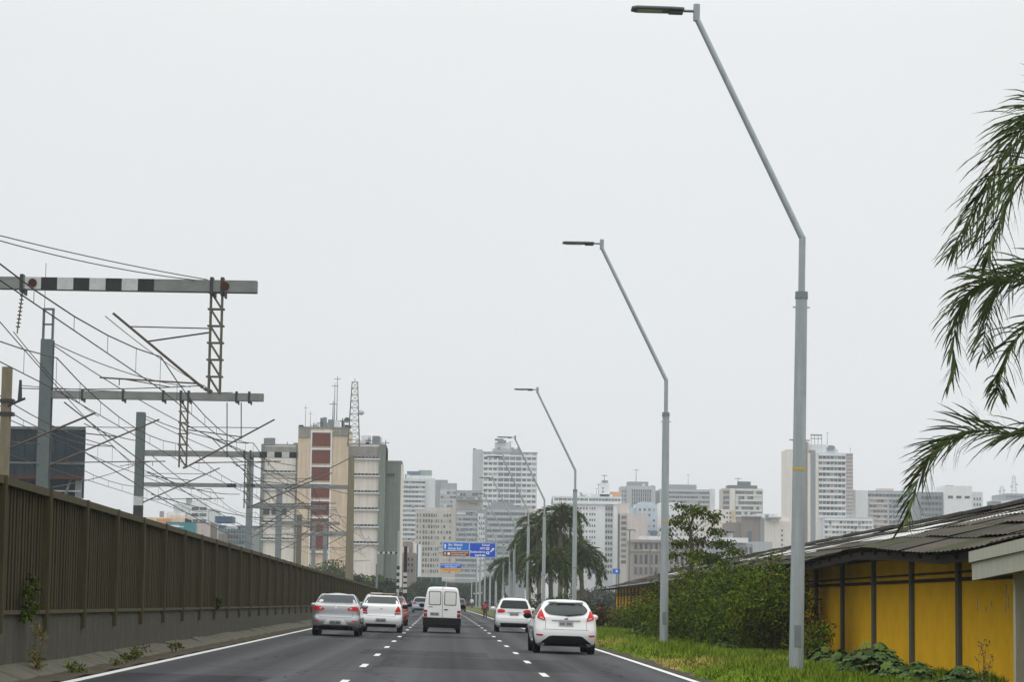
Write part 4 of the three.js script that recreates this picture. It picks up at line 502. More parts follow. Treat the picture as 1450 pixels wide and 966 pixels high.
function hatch() { // white hatchback with high triangular lamps
  const g = new THREE.Group(), S = carShape([[0.2, 0.74, -0.2, -3.7, 0.2], [0.27, 0.8, -0.06, -3.86, 0.2], [0.45, 0.85, 0.0, -3.94, 0.22], [0.62, 0.862, -0.01, -3.92, 0.24], [0.74, 0.86, -0.05, -3.82, 0.24], [0.86, 0.845, -0.09, -3.5, 0.22], [0.95, 0.825, -0.11, -3.1, 0.2], [1.02, 0.79, -0.14, -2.85, 0.18], [1.18, 0.71, -0.25, -2.5, 0.16], [1.33, 0.635, -0.39, -2.15, 0.16], [1.41, 0.57, -0.43, -1.9, 0.16], [1.455, 0.48, -0.5, -1.65, 0.18], [1.475, 0.33, -0.7, -1.4, 0.2]], { bow: 0.09 });
  part('body', S.body(), CM.white, g);
  const rw = part('rear_window', S.rear(smooth([[0, 1.04], [-0.3, 1.055], [-0.5, 1.09], [-0.595, 1.2], [-0.5, 1.32], [-0.36, 1.365], [0, 1.375], [0.36, 1.365], [0.5, 1.32], [0.595, 1.2], [0.5, 1.09], [0.3, 1.055]], 3), 0.022), CM.glassT, g);
  part('wiper', S.rear([[0.0, 1.035], [0.05, 1.03], [0.44, 1.085], [0.44, 1.1], [0.02, 1.06]], 0.035), CM.plast, rw);
  part('spoiler', [B(0.96, 0.03, 0.16, 0, 1.412, -0.47), B(0.5, 0.025, 0.1, 0, 1.4, -0.4)], CM.white, g);
  for (const m of [p => p, mir]) { const l = part('tail_lamp', S.rear(m(smooth([[-0.67, 1.2], [-0.735, 1.12], [-0.79, 0.98], [-0.74, 0.94], [-0.57, 0.9], [-0.6, 1.02]], 3)), 0.014), CM.lamp, g); part('clear_lens', S.rear(m([[-0.72, 0.97], [-0.6, 0.92], [-0.61, 0.96], [-0.69, 1.0]]), 0.02), CM.lampC, l); part('reflector', S.rear(m([[-0.81, 0.53], [-0.62, 0.52], [-0.64, 0.475], [-0.8, 0.485]]), 0.01), CM.lamp, g); }
  part('lower_valance', S.rear([[-0.76, 0.21], [-0.66, 0.32], [-0.46, 0.475], [-0.36, 0.495], [0.36, 0.495], [0.46, 0.475], [0.66, 0.32], [0.76, 0.21]], 0.012), CM.plast, g);
  part('handle_strip', S.rear(rect(-0.39, 0.39, 0.905, 0.94), 0.03), CM.chrome, g); part('badge', S.rear(smooth([[-0.06, 0.95], [0, 0.925], [0.06, 0.95], [0, 0.975]], 4), 0.04), CM.navy, g);
  part('door_seam', [S.rear([[-0.62, 0.655], [0.62, 0.655], [0.62, 0.662], [-0.62, 0.662]], 0.004), S.rear([[-0.57, 0.66], [-0.563, 0.66], [-0.553, 0.9], [-0.56, 0.9]], 0.004), S.rear([[0.563, 0.66], [0.57, 0.66], [0.56, 0.9], [0.553, 0.9]], 0.004)], CM.seam, g);
  plate(g, S, 0, 0.825); sideGlass(g, S, [[[-0.9, 1.04], [-0.75, 1.3], [-1.55, 1.37], [-1.62, 1.0]], [[-1.7, 1.0], [-1.65, 1.37], [-2.1, 1.3], [-2.6, 1.02]]]);
  arches(g, S, 0.3, -0.78, -3.2); wheels(g, 0.3, 0.19, 0.75, -0.78, -3.2); mirror(g, -1, 0.84, 1.0, -2.35, CM.plast); mirror(g, 1, 0.84, 1.0, -2.35, CM.white); return g;
}
function sedan(pm, kind) {
  const g = new THREE.Group(), S = carShape([[0.2, 0.72, -0.2, -4.0, 0.2], [0.28, 0.79, -0.06, -4.15, 0.2], [0.45, 0.825, 0.0, -4.2, 0.2], [0.6, 0.83, -0.02, -4.18, 0.2], [0.72, 0.828, -0.08, -4.05, 0.2], [0.9, 0.815, -0.1, -3.6, 0.19], [1.0, 0.79, -0.12, -3.2, 0.18], [1.07, 0.765, -0.17, -2.95, 0.17], [1.11, 0.74, -0.4, -2.85, 0.16], [1.15, 0.715, -0.56, -2.75, 0.16], [1.28, 0.66, -0.78, -2.4, 0.12], [1.38, 0.605, -0.96, -2.1, 0.12], [1.43, 0.555, -1.06, -1.95, 0.14], [1.452, 0.47, -1.15, -1.85, 0.16], [1.465, 0.33, -1.3, -1.7, 0.18]], { bow: 0.05 });
  part('body', S.body(), pm, g);
  part('rear_window', S.rear([[-0.69, 1.13], [0.69, 1.13], [0.64, 1.25], [0.565, 1.385], [0.52, 1.405], [-0.52, 1.405], [-0.565, 1.385], [-0.64, 1.25]], 0.018), CM.glass, g);
  for (const m of [p => p, mir]) {
    if (kind === 'silver') { const l = part('tail_lamp', S.rear(m(smooth([[-0.785, 0.98], [-0.68, 1.02], [-0.52, 1.0], [-0.4, 0.94], [-0.42, 0.89], [-0.6, 0.875], [-0.77, 0.885]], 3)), 0.014), CM.lamp, g); part('clear_lens', S.rear(m(rrect(-0.56, -0.47, 0.92, 0.97, 0.02)), 0.02), CM.lampC, l); part('reflector', S.rear(m([[-0.73, 0.53], [-0.58, 0.545], [-0.55, 0.51], [-0.71, 0.5]]), 0.012), CM.lamp, g); }
    else { const l = part('tail_lamp', S.rear(m([[-0.66, 1.06], [-0.75, 0.92], [-0.765, 0.82], [-0.54, 0.8], [-0.56, 0.88]]), 0.014), CM.lamp, g); part('clear_lens', S.rear(m([[-0.765, 0.81], [-0.54, 0.79], [-0.54, 0.76], [-0.765, 0.77]]), 0.016), CM.lampC, l); part('lamp_base', S.rear(m([[-0.77, 0.76], [-0.53, 0.755], [-0.53, 0.725], [-0.765, 0.73]]), 0.016), CM.plast, g); }
  }
  if (kind === 'silver') { part('plate_recess', S.rear([[-0.42, 0.39], [0.42, 0.39], [0.28, 0.58], [-0.28, 0.58]], 0.008), mat([0.62, 0.63, 0.63], 0.4), g); plate(g, S, 0, 0.475); part('badge', S.rear(smooth([[-0.05, 0.96], [0, 0.91], [0.05, 0.96], [0, 1.01]], 4), 0.02), CM.chrome, g); part('lower_valance', S.rear([[-0.74, 0.22], [0.74, 0.22], [0.76, 0.33], [0.4, 0.36], [-0.4, 0.36], [-0.76, 0.33]], 0.012), CM.plast, g); part('window_sticker', S.rear(rrect(-0.6, -0.47, 1.15, 1.24, 0.03), 0.022), mat([0.55, 0.55, 0.55], 0.6), g); }
  else { plate(g, S, 0, 0.49); part('badge', S.rear(rrect(-0.06, 0.06, 0.93, 0.96, 0.014), 0.02), CM.chrome, g); part('lower_valance', S.rear([[-0.74, 0.22], [0.74, 0.22], [0.77, 0.34], [-0.77, 0.34]], 0.012), CM.plast, g); }
  part('boot_seam', [S.rear(rect(-0.56, 0.56, 0.64, 0.648), 0.004), S.rear([[-0.57, 0.645], [-0.562, 0.645], [-0.6, 0.86], [-0.608, 0.86]], 0.004), S.rear([[0.562, 0.645], [0.57, 0.645], [0.608, 0.86], [0.6, 0.86]], 0.004)], CM.seam, g);
  sideGlass(g, S, [[[-1.15, 1.12], [-1.2, 1.36], [-1.85, 1.38], [-1.95, 1.08]], [[-2.02, 1.08], [-1.95, 1.38], [-2.25, 1.3], [-2.75, 1.08]]]);
  arches(g, S, 0.29, -0.85, -3.3); wheels(g, 0.29, 0.18, 0.72, -0.85, -3.3); for (const s of [-1, 1]) mirror(g, s, 0.8, 1.02, -2.5, kind === 'silver' ? pm : CM.plast); return g;
}
function wagon(pm, rails) {
  const g = new THREE.Group(), S = carShape([[0.22, 0.74, -0.2, -3.9, 0.2], [0.3, 0.79, -0.06, -4.05, 0.2], [0.48, 0.825, 0.0, -4.1, 0.2], [0.64, 0.83, -0.02, -4.08, 0.2], [0.78, 0.828, -0.08, -3.95, 0.2], [0.92, 0.81, -0.1, -3.5, 0.19], [1.02, 0.785, -0.12, -3.15, 0.18], [1.12, 0.75, -0.16, -2.85, 0.16], [1.28, 0.68, -0.25, -2.5, 0.15], [1.43, 0.61, -0.33, -2.15, 0.14], [1.49, 0.55, -0.37, -1.95, 0.15], [1.525, 0.46, -0.5, -1.75, 0.17], [1.54, 0.3, -0.7, -1.5, 0.18]], { bow: 0.07 });
  part('body', S.body(), pm, g);
  part('rear_window', S.rear([[-0.62, 1.07], [0.62, 1.07], [0.63, 1.15], [0.53, 1.4], [0.46, 1.43], [-0.46, 1.43], [-0.53, 1.4], [-0.63, 1.15]], 0.018), CM.glass, g);
  for (const m of [p => p, mir]) part('tail_lamp', S.rear(m(smooth([[-0.745, 0.99], [-0.66, 1.03], [-0.48, 1.01], [-0.4, 0.95], [-0.45, 0.89], [-0.6, 0.87], [-0.74, 0.88]], 3)), 0.014), CM.lamp, g);
  part('handle_strip', S.rear(rect(-0.29, 0.29, 0.9, 0.925), 0.02), CM.chrome, g); plate(g, S, 0, 0.82); part('lower_valance', S.rear([[-0.76, 0.24], [0.76, 0.24], [0.79, 0.42], [-0.79, 0.42]], 0.012), CM.plast, g); part('boot_seam', S.rear(rect(-0.6, 0.6, 0.6, 0.608), 0.004), CM.seam, g);
  if (rails) for (const s of [-1, 1]) part('roof_rail', tube([V(s * 0.5, 1.49, -0.5), V(s * 0.5, 1.57, -0.62), V(s * 0.5, 1.58, -1.5), V(s * 0.5, 1.5, -1.9)], 0.022, 6), CM.chrome, g);
  sideGlass(g, S, [[[-0.65, 1.1], [-0.6, 1.4], [-1.2, 1.45], [-1.25, 1.07]], [[-1.32, 1.07], [-1.28, 1.45], [-1.95, 1.44], [-2.05, 1.07]], [[-2.12, 1.07], [-2.03, 1.43], [-2.25, 1.37], [-2.75, 1.07]]]);
  arches(g, S, 0.29, -0.8, -3.25); wheels(g, 0.29, 0.18, 0.72, -0.8, -3.25); for (const s of [-1, 1]) mirror(g, s, 0.8, 1.04, -2.5, pm); return g;
}
function van() {
  const g = new THREE.Group(), S = carShape([[0.24, 0.7, -0.1, -3.95, 0.12], [0.32, 0.745, -0.02, -4.05, 0.12], [0.6, 0.765, 0.0, -4.05, 0.12], [0.8, 0.765, -0.01, -3.9, 0.11], [0.95, 0.76, -0.02, -3.4, 0.1], [1.1, 0.74, -0.03, -2.9, 0.1], [1.45, 0.69, -0.06, -1.9, 0.1], [1.7, 0.645, -0.09, -1.75, 0.1], [1.8, 0.61, -0.12, -1.65, 0.12], [1.86, 0.54, -0.18, -1.6, 0.14], [1.88, 0.4, -0.4, -1.5, 0.16]], { bow: 0.03 });
  part('body', S.body(), CM.van, g);
  for (const m of [p => p, mir]) { const d = part('rear_door', S.rear(m([[-0.695, 0.64], [-0.012, 0.64], [-0.012, 1.8], [-0.54, 1.8], [-0.6, 1.7], [-0.68, 1.1]]), 0.008), CM.van, g); part('window_seal', S.rear(m(rrect(-0.565, -0.065, 1.13, 1.7, 0.05)), 0.014), CM.seal, d); part('window_blank', S.rear(m(rrect(-0.535, -0.095, 1.16, 1.67, 0.04)), 0.02), mat([0.66, 0.655, 0.62], 0.4), d); const l = part('tail_lamp', S.rear(m(rrect(-0.75, -0.61, 0.64, 0.93, 0.02)), 0.012), mat([0.2, 0.012, 0.014], 0.2), g); part('clear_lens', S.rear(m(rect(-0.745, -0.615, 0.79, 0.83)), 0.017), CM.lampC, l); }
  part('door_seam', S.rear(rect(-0.007, 0.007, 0.64, 1.82), 0.004), CM.seam, g); part('vent', S.rear(rrect(-0.56, -0.4, 1.04, 1.07, 0.012), 0.016), CM.seal, g); part('door_handle', S.rear(rrect(0.07, 0.23, 0.94, 0.98, 0.018), 0.03), CM.plast, g); plate(g, S, -0.31, 0.77, 0.37, 0.13);
  part('bumper', [B(1.56, 0.3, 0.16, 0, 0.47, -0.02), B(1.48, 0.12, 0.14, 0, 0.27, -0.05)], CM.plast, g); for (const x of [-1, 1]) part('mud_flap', B(0.22, 0.3, 0.02, x * 0.64, 0.3, -0.62), CM.tyre, g); part('roof_gutter', B(0.04, 0.03, 0.1, 0, 1.86, -0.15), CM.van, g);
  sideGlass(g, S, [[[-1.95, 1.1], [-1.85, 1.55], [-2.0, 1.5], [-2.6, 1.1]]]); arches(g, S, 0.29, -0.75, -3.25); wheels(g, 0.29, 0.17, 0.68, -0.75, -3.25); for (const s of [-1, 1]) mirror(g, s, 0.76, 1.1, -2.4, CM.plast); return g;
}
place(hatch(), 801, 66, 'white_hatchback', 'white hatchback with tall triangular red lamps and black valance', 'car', GRP, 0.02);
place(sedan(CM.silver, 'silver'), 474.5, 83, 'silver_sedan', 'silver saloon with wide red lamps beside the barrier', 'car', GRP, -0.005);
{ const g = sedan(CM.white, 'white'); part('roof_board', [B(0.44, 0.05, 0.5, -0.25, 1.53, -1.45)], CM.cream, g); part('roof_board', B(0.52, 0.045, 0.5, 0.24, 1.525, -1.45), mat([0.5, 0.4, 0.28], 0.5), g); part('roof_bar', [B(1.0, 0.03, 0.04, 0, 1.49, -1.3), B(1.0, 0.03, 0.04, 0, 1.49, -1.62)], CM.seal, g); place(g, 539, 95, 'white_sedan', 'white saloon carrying boards on its roof', 'car', GRP); }
place(van(), 625.5, 99, 'white_van', 'white panel van with blanked rear windows and black bumper', 'van', GRP);
place(wagon(CM.white, true), 727.5, 108, 'white_estate', 'white estate car with roof rails', 'car', GRP);
place(wagon(CM.blue, false), 535.5, 112, 'pale_car', 'pale blue car mostly hidden by the white saloon', 'car', GRP);
place(sedan(CM.red, 'white'), 553, 120, 'red_car', 'dark red car peeping out beside the white saloon', 'car', GRP);
place(wagon(CM.blue, false), 595, 236, 'far_hatchback', 'small far pale hatchback beyond the white van', 'car', GRP);
place(wagon(CM.navy, false), 650, 290, 'far_dark_car', 'dark far car half hidden by the white van', 'car', GRP);
// ---------------------------------------------------------------- trees, shrubs, palms
const LM = { leaf: mat([1, 1, 1], 0.9, { specularIntensity: 0.1, vertexColors: true }), frond: mat([1, 1, 1], 0.75, { vertexColors: true }) };
function leafMesh(name, parent, centers, n, size, cols, seed, o = {}) { // centers: [x,y,z,rx,ry,rz]
  const rr = rngOf(seed), pos = [], col = []; const tot = centers.reduce((a, c) => a + c[3] * c[4] * c[5], 0);
  for (const c of centers) { const m = Math.max(6, Math.round(n * c[3] * c[4] * c[5] / tot)), tint = 0.8 + rr() * 0.4;
    for (let i = 0; i < m; i++) { const u = rr() * 2 - 1, a = rr() * 6.283, rad = Math.pow(rr(), o.shell || 0.45), q = Math.sqrt(1 - u * u);
      const p = V(c[0] + c[3] * rad * q * Math.cos(a), c[1] + c[4] * rad * u, c[2] + c[5] * rad * q * Math.sin(a)), s = size * (0.6 + rr() * 0.8);
      const d = V(rr() - 0.5, (rr() - 0.5) * 0.9 - (o.droop || 0.15), rr() - 0.5).normalize(), e = V(rr() - 0.5, rr() - 0.5, rr() - 0.5).cross(d).normalize(), w = s * (o.aspect || 0.42);
      const tip = p.clone().addScaledVector(d, s), l = p.clone().addScaledVector(d, s * 0.45).addScaledVector(e, w / 2), r = p.clone().addScaledVector(d, s * 0.45).addScaledVector(e, -w / 2); r.y -= s * 0.06; l.y -= s * 0.06;
      pos.push(p.x, p.y, p.z, l.x, l.y, l.z, tip.x, tip.y, tip.z, p.x, p.y, p.z, tip.x, tip.y, tip.z, r.x, r.y, r.z);
      const k = cols[Math.floor(rr() * cols.length)], b = tint * (0.7 + rr() * 0.6); for (let v = 0; v < 6; v++) col.push(k[0] * b, k[1] * b, k[2] * b); } }
  const g = new THREE.BufferGeometry(); g.setAttribute('position', new THREE.Float32BufferAttribute(pos, 3)); g.setAttribute('color', new THREE.Float32BufferAttribute(col, 3)); g.computeVertexNormals();
  const me = new THREE.Mesh(g, LM.leaf); me.name = name; me.castShadow = me.receiveShadow = true; parent.add(me); return me;
}
const GREEN = [[0.045, 0.082, 0.007], [0.034, 0.062, 0.008], [0.07, 0.11, 0.007], [0.055, 0.05, 0.014]], OLIVE = [[0.085, 0.13, 0.008], [0.06, 0.1, 0.008], [0.115, 0.155, 0.01], [0.09, 0.06, 0.018]], DARK = [[0.03, 0.05, 0.022], [0.025, 0.042, 0.02], [0.042, 0.062, 0.026]], DRY = [[0.12, 0.1, 0.06], [0.09, 0.075, 0.045]];
function branchy(g, base, ends, r0, rng, name = 'trunk', m = M.bark) { const gs = []; for (const e of ends) { const mid = base.clone().lerp(e, 0.5).add(V((rng() - 0.5) * 0.4, 0.25 * rng() + 0.1, (rng() - 0.5) * 0.4).multiplyScalar(base.distanceTo(e) * 0.3)); const c = new THREE.CatmullRomCurve3([base, mid, e]), P = c.getPoints(6); P.forEach((p, i) => { if (i < 6) gs.push(T(p, P[i + 1], r0 * (1 - i * 0.14), r0 * (1 - (i + 1) * 0.14), 6)); }); } return part(name, gs, m, g); }
function shrub(name, label, cat, group, px, D, h, w, dp, n, size, cols, seed, o = {}) {
  const b = at(px, 860, D), rr = rngOf(seed), g = thing(name, label, cat, V(b.x, (o.y ?? vY(b.x - cx(D), D)) - 0.05, -D), group), C = [], ends = [];
  const k = o.k || 13; for (let i = 0; i < k; i++) { const a = rr() * 6.28, q = Math.sqrt(rr()), x = Math.cos(a) * q * w * 0.38, z = Math.sin(a) * q * dp * 0.38, big = i % 3 || !o.ragged, y = big ? h * (0.2 + 0.52 * rr()) * (1 - 0.25 * q) : h * (0.72 + 0.3 * rr()) * (1 - 0.3 * q), r = (big ? 0.2 + rr() * 0.14 : 0.07 + rr() * 0.07) * Math.min(w, h * 1.3); C.push([x, y, z, r, r * 0.8, r]); ends.push(V(x, y, z)); }
  if (o.trunk) { const t = V(0, h * (o.trunk === 1 ? 0.3 : o.trunk), 0); part('trunk', T(V(0, 0, 0), t, h * 0.028, h * 0.02, 8), M.bark, g); branchy(g, t, ends, h * 0.014, rr, 'limb'); } else branchy(g, V(0, 0, 0), ends, 0.035, rr, 'stem');
  leafMesh(o.trunk ? 'crown' : 'foliage', g, C, n, size, cols, seed + 1, o); return g;
}
// hedge of feathery shrubs before the shed
[[905, 122, 1.8, 4.2, 6000, 'ragged green shrub at the far corner of the yellow shed'], [958, 97, 2.8, 3.8, 10000, 'dark feathery shrub below the layered tree'], [1002, 85, 3.75, 4.3, 17000, 'tall dark feathery shrub in the middle of the hedge'], [1050, 78, 3.7, 4.1, 18000, 'broad dark feathery shrub nearest the middle of the shed'], [1095, 72, 3.2, 3.3, 13000, 'dark feathery shrub behind the lamp before the shed']].forEach(([px, D, h, w, n, lab], i) => shrub('hedge_shrub', lab, 'shrub', 'shrubs of the hedge before the shed', px, D, h, w, w * 1.25, n * 0.85, 0.15, i % 2 ? [...GREEN, OLIVE[0]] : [...GREEN, ...OLIVE, OLIVE[2]], 300 + i * 7, { aspect: 0.3, k: 30, shell: 0.5, ragged: true }));
shrub('hedge_shrub', 'thin twiggy shrub between the lamp and the yellow wall', 'shrub', 'shrubs of the hedge before the shed', 1148, 61, 1.75, 1.4, 2, 900, 0.12, OLIVE, 390, { k: 14, aspect: 0.36 });
shrub('hedge_shrub', 'small dark shrub with red flowers beyond the hatchback', 'shrub', 'shrubs of the hedge before the shed', 862, 128, 1.5, 3.2, 5, 5000, 0.16, [...DARK, [0.04, 0.065, 0.03], [0.3, 0.03, 0.03]], 395, { k: 12 });
// layered tree
{ const D = 104, s = D / F, b = at(977, 860, D), g = thing('layered_tree', 'open crowned tree with layered leaf clumps rising above the hedge', 'tree', V(b.x, -0.3, -D)), rr = rngOf(61), y = py => at(977, py, D).y + 0.3, X = px => (px - 977) * s;
  const cl = [[985, 722, 17, 9], [960, 716, 11, 6], [1005, 730, 15, 8], [958, 738, 15, 8], [945, 752, 11, 9], [975, 746, 12, 8], [1010, 752, 15, 7], [990, 764, 14, 7], [960, 768, 16, 7], [1020, 768, 20, 7], [1035, 780, 16, 6], [985, 785, 20, 9], [950, 786, 12, 8], [1010, 790, 22, 9], [968, 728, 8, 6], [1012, 737, 7, 6]];
  const C = cl.map(([px, py, w, h]) => [X(px), y(py), (rr() - 0.5) * 1.4, w * s * 1.25, h * s * 1.15, w * s * 1.2]);
  part('trunk', [T(V(0, 0, 0), V(0.05, y(780), 0), 0.09, 0.075), T(V(0.05, y(780), 0), V(-0.02, y(745), 0.1), 0.075, 0.05), T(V(-0.02, y(745), 0.1), V(0.2, y(720), 0), 0.05, 0.02)], M.bark, g);
  for (const c of C) branchy(g, V(0, Math.min(y(742), Math.max(y(800), c[1] - 0.75)), 0), [V(c[0], c[1], c[2])], 0.028, rr, 'limb');
  leafMesh('crown', g, C, 3100, 0.16, [...OLIVE, ...GREEN, [0.05, 0.07, 0.02]], 62, { aspect: 0.5, droop: 0.4, shell: 0.75 }); }
// trackside and background trees
[[385, 430, 790, 60], [412, 420, 786, 50], [470, 410, 782, 60], [505, 360, 796, 40], [525, 350, 800, 46], [545, 330, 806, 36], [440, 440, 788, 50], [345, 450, 775, 40]].forEach(([px, D, py, w], i) => { const h = at(px, py, D).y + 0.3; shrub('trackside_tree', 'dark green tree growing behind the fence before the cream block', 'tree', 'trees behind the slatted fence', px, D, h, w * 1.3 * D / F, w * D / F, 7000, 0.55, i % 2 ? DARK : GREEN, 500 + i * 5, { y: -0.3, trunk: 0.35, k: 16 }); });
[[582, 480, 803, 24], [603, 500, 808, 34], [628, 540, 812, 40], [660, 540, 806, 40], [700, 430, 790, 40]].forEach(([px, D, py, w], i) => { const h = at(px, py, D).y + 0.3; shrub('far_tree', 'dark far tree at the end of the road below the signs', 'tree', 'trees at the end of the road', px, D, h, w * D / F, w * D / F, 2600, 0.55, DARK, 560 + i * 5, { y: -0.3, trunk: 0.3, k: 14 }); });
[[842, 330, 812, 44], [866, 300, 822, 46], [885, 270, 838, 40], [830, 360, 820, 40], [855, 260, 846, 36]].forEach(([px, D, py, w], i) => { const h = at(px, py, D).y + 0.5; shrub('grey_tree', 'dull grey green tree beyond the end of the shed', 'tree', 'trees beyond the shed', px, D, h, w * D / F, w * D / F, 2600, 0.4, [[0.075, 0.085, 0.07], [0.06, 0.07, 0.055], [0.1, 0.1, 0.085]], 590 + i * 5, { y: -0.5, trunk: 0.3, k: 14 }); });
[[1235, 420, 742, 60], [1262, 400, 733, 70], [1290, 380, 724, 60], [1318, 380, 716, 50]].forEach(([px, D, py, w], i) => { const h = at(px, py, D).y + 0.5; shrub('hill_tree', 'dark green tree showing above the shed roof', 'tree', 'trees behind the shed roof', px, D, h, w * D / F, w * D / F, 2600, 0.5, i % 2 ? DARK : GREEN, 620 + i * 5, { y: -0.5, trunk: 0.5, k: 15 }); });
[[1352, 500, 702, 60], [1382, 480, 708, 40]].forEach(([px, D, py, w], i) => { const h = at(px, py, D).y + 0.5; shrub('bare_tree', 'nearly leafless twiggy tree above the shed roof', 'tree', 'bare trees behind the shed roof', px, D, h, w * D / F, w * D / F, 1000, 0.4, DRY, 650 + i * 5, { y: -0.5, trunk: 0.6, k: 40, aspect: 0.16 }); });

// palm fronds: a bent rib with rows of leaflets
function frond(curve, n, len, seed, o = {}) {
  const rr = rngOf(seed), pos = [], col = [], P = curve.getPoints(22), push = (a, b, c, k) => { for (const p of [a, b, c]) { pos.push(p.x, p.y, p.z); col.push(...k); } };
  const rw = o.rib || 0.02, rk = [0.1, 0.1, 0.035];
  for (let i = 0; i < P.length - 1; i++) { const t = i / P.length, w = rw * (1 - t * 0.8), a = P[i], b = P[i + 1], up = V(0, w, 0), s = b.clone().sub(a).cross(V(0, 1, 0)).normalize().multiplyScalar(w); if (s.lengthSq() < 1e-9) s.set(w, 0, 0);
    const q = [a.clone().add(s), a.clone().sub(s), a.clone().add(up), b.clone().add(s), b.clone().sub(s), b.clone().add(up)]; push(q[0], q[3], q[2], rk); push(q[3], q[5], q[2], rk); push(q[1], q[2], q[4], rk); push(q[4], q[2], q[5], rk); push(q[0], q[1], q[3], rk); push(q[1], q[4], q[3], rk); }
  for (let i = 0; i < n; i++) for (const sd of [-1, 1]) {
    const t = 0.1 + 0.9 * (i + rr() * 0.7) / n, p = curve.getPoint(Math.min(1, t)), tg = curve.getTangent(Math.min(1, t)), S = tg.clone().cross(V(0, 1, 0)); if (S.lengthSq() < 0.04) S.set(0.4, 0, 0.9); S.normalize(); const N = S.clone().cross(tg).normalize();
    const L = len * (0.55 + 0.6 * Math.sin(Math.PI * Math.min(1, t * 0.85 + 0.12))) * (0.75 + rr() * 0.45), w = (o.w || 0.02) * (0.8 + rr() * 0.5), fan = (rr() - 0.42) * (o.fan || 1.9);
    let d = tg.clone().multiplyScalar(0.75 + rr() * 0.3).addScaledVector(S, sd * (0.35 + rr() * 0.5)).addScaledVector(N, fan).normalize();
    const k0 = rr(), k = (rr() < 0.06 ? [0.13, 0.1, 0.04] : [0.045 + 0.045 * k0, 0.07 + 0.05 * k0, 0.024 + 0.012 * k0]); let a = p.clone(), ww = w * 0.7; const seg = 4, pw = tg.clone();
    for (let q = 0; q < seg; q++) { const b = a.clone().addScaledVector(d, L / seg), w1 = w * [1, 0.95, 0.7, 0.06][q], e = d.clone().cross(pw).normalize(); const a0 = a.clone().addScaledVector(e, ww), a1 = a.clone().addScaledVector(e, -ww), b0 = b.clone().addScaledVector(e, w1), b1 = b.clone().addScaledVector(e, -w1); push(a0, a1, b0, k); push(a1, b1, b0, k); a = b; ww = w1; d.y -= (o.hang ?? 0.22) * (0.6 + rr() * 0.8); d.normalize(); }
  }
  const g = new THREE.BufferGeometry(); g.setAttribute('position', new THREE.Float32BufferAttribute(pos, 3)); g.setAttribute('color', new THREE.Float32BufferAttribute(col, 3)); g.computeVertexNormals(); return g;
}
const fm = (name, g, parent) => { const m = new THREE.Mesh(g, LM.frond); m.name = name; m.castShadow = m.receiveShadow = true; parent.add(m); return m; };
{ // near palm: trunk outside the frame, fronds reach into it
  const D = 34, c = at(1600, 440, D), g = thing('palm_tree', 'palm with drooping fronds hanging over the shed roof', 'palm', V(c.x, -0.3, -D)), O = g.position;
  part('trunk', (() => { const gs = []; for (let i = 0; i < 14; i++) gs.push(T(V(0, i * c.y / 14, 0), V(0, (i + 1) * c.y / 14 + 0.05, 0), 0.17 - i * 0.003, 0.155 - i * 0.003, 12)); return gs; })(), M.palmBark, g);
  const cv = (pts, dz) => new THREE.CatmullRomCurve3(pts.map(([px, py], i) => at(px, py, D + dz * i).sub(O)));
  const list = [[[[1600, 430], [1550, 260], [1500, 160], [1445, 185], [1395, 270], [1348, 362]], 0.25, 60, 0.62, 0.24], [[[1600, 425], [1545, 300], [1490, 230], [1445, 250], [1410, 325], [1396, 375]], -0.2, 48, 0.5, 0.25], [[[1600, 440], [1530, 405], [1450, 400], [1390, 404], [1358, 440], [1346, 540]], 0.15, 64, 0.5, 0.3], [[[1600, 445], [1540, 440], [1480, 450], [1440, 480], [1418, 530], [1412, 560]], -0.3, 40, 0.4, 0.25], [[[1600, 460], [1530, 560], [1450, 612], [1370, 612], [1312, 655], [1282, 742]], -0.2, 66, 0.46, 0.14], [[[1600, 425], [1560, 250], [1520, 140], [1470, 165], [1425, 250], [1378, 345]], 0.5, 56, 0.62, 0.2], [[[1600, 440], [1540, 390], [1470, 380], [1420, 400], [1398, 450], [1390, 500]], 0.5, 50, 0.46, 0.25], [[[1600, 440], [1640, 250], [1720, 180], [1800, 250], [1850, 400]], 0.2, 50, 0.5, 0.25], [[[1600, 440], [1680, 380], [1780, 420], [1850, 560]], -0.3, 50, 0.5, 0.25], [[[1600, 440], [1610, 250], [1640, 140], [1680, 180], [1700, 300]], 1.0, 50, 0.5, 0.25], [[[1600, 440], [1580, 330], [1560, 260], [1545, 280], [1540, 360]], -0.9, 50, 0.5, 0.25]];
  list.forEach(([pts, dz, n, len, hang], i) => fm('frond', frond(cv(pts, dz), Math.round(n * 1.8), len * 1.22, 700 + i, { w: 0.0135, hang, rib: 0.022, fan: 2.0 }), g));
}
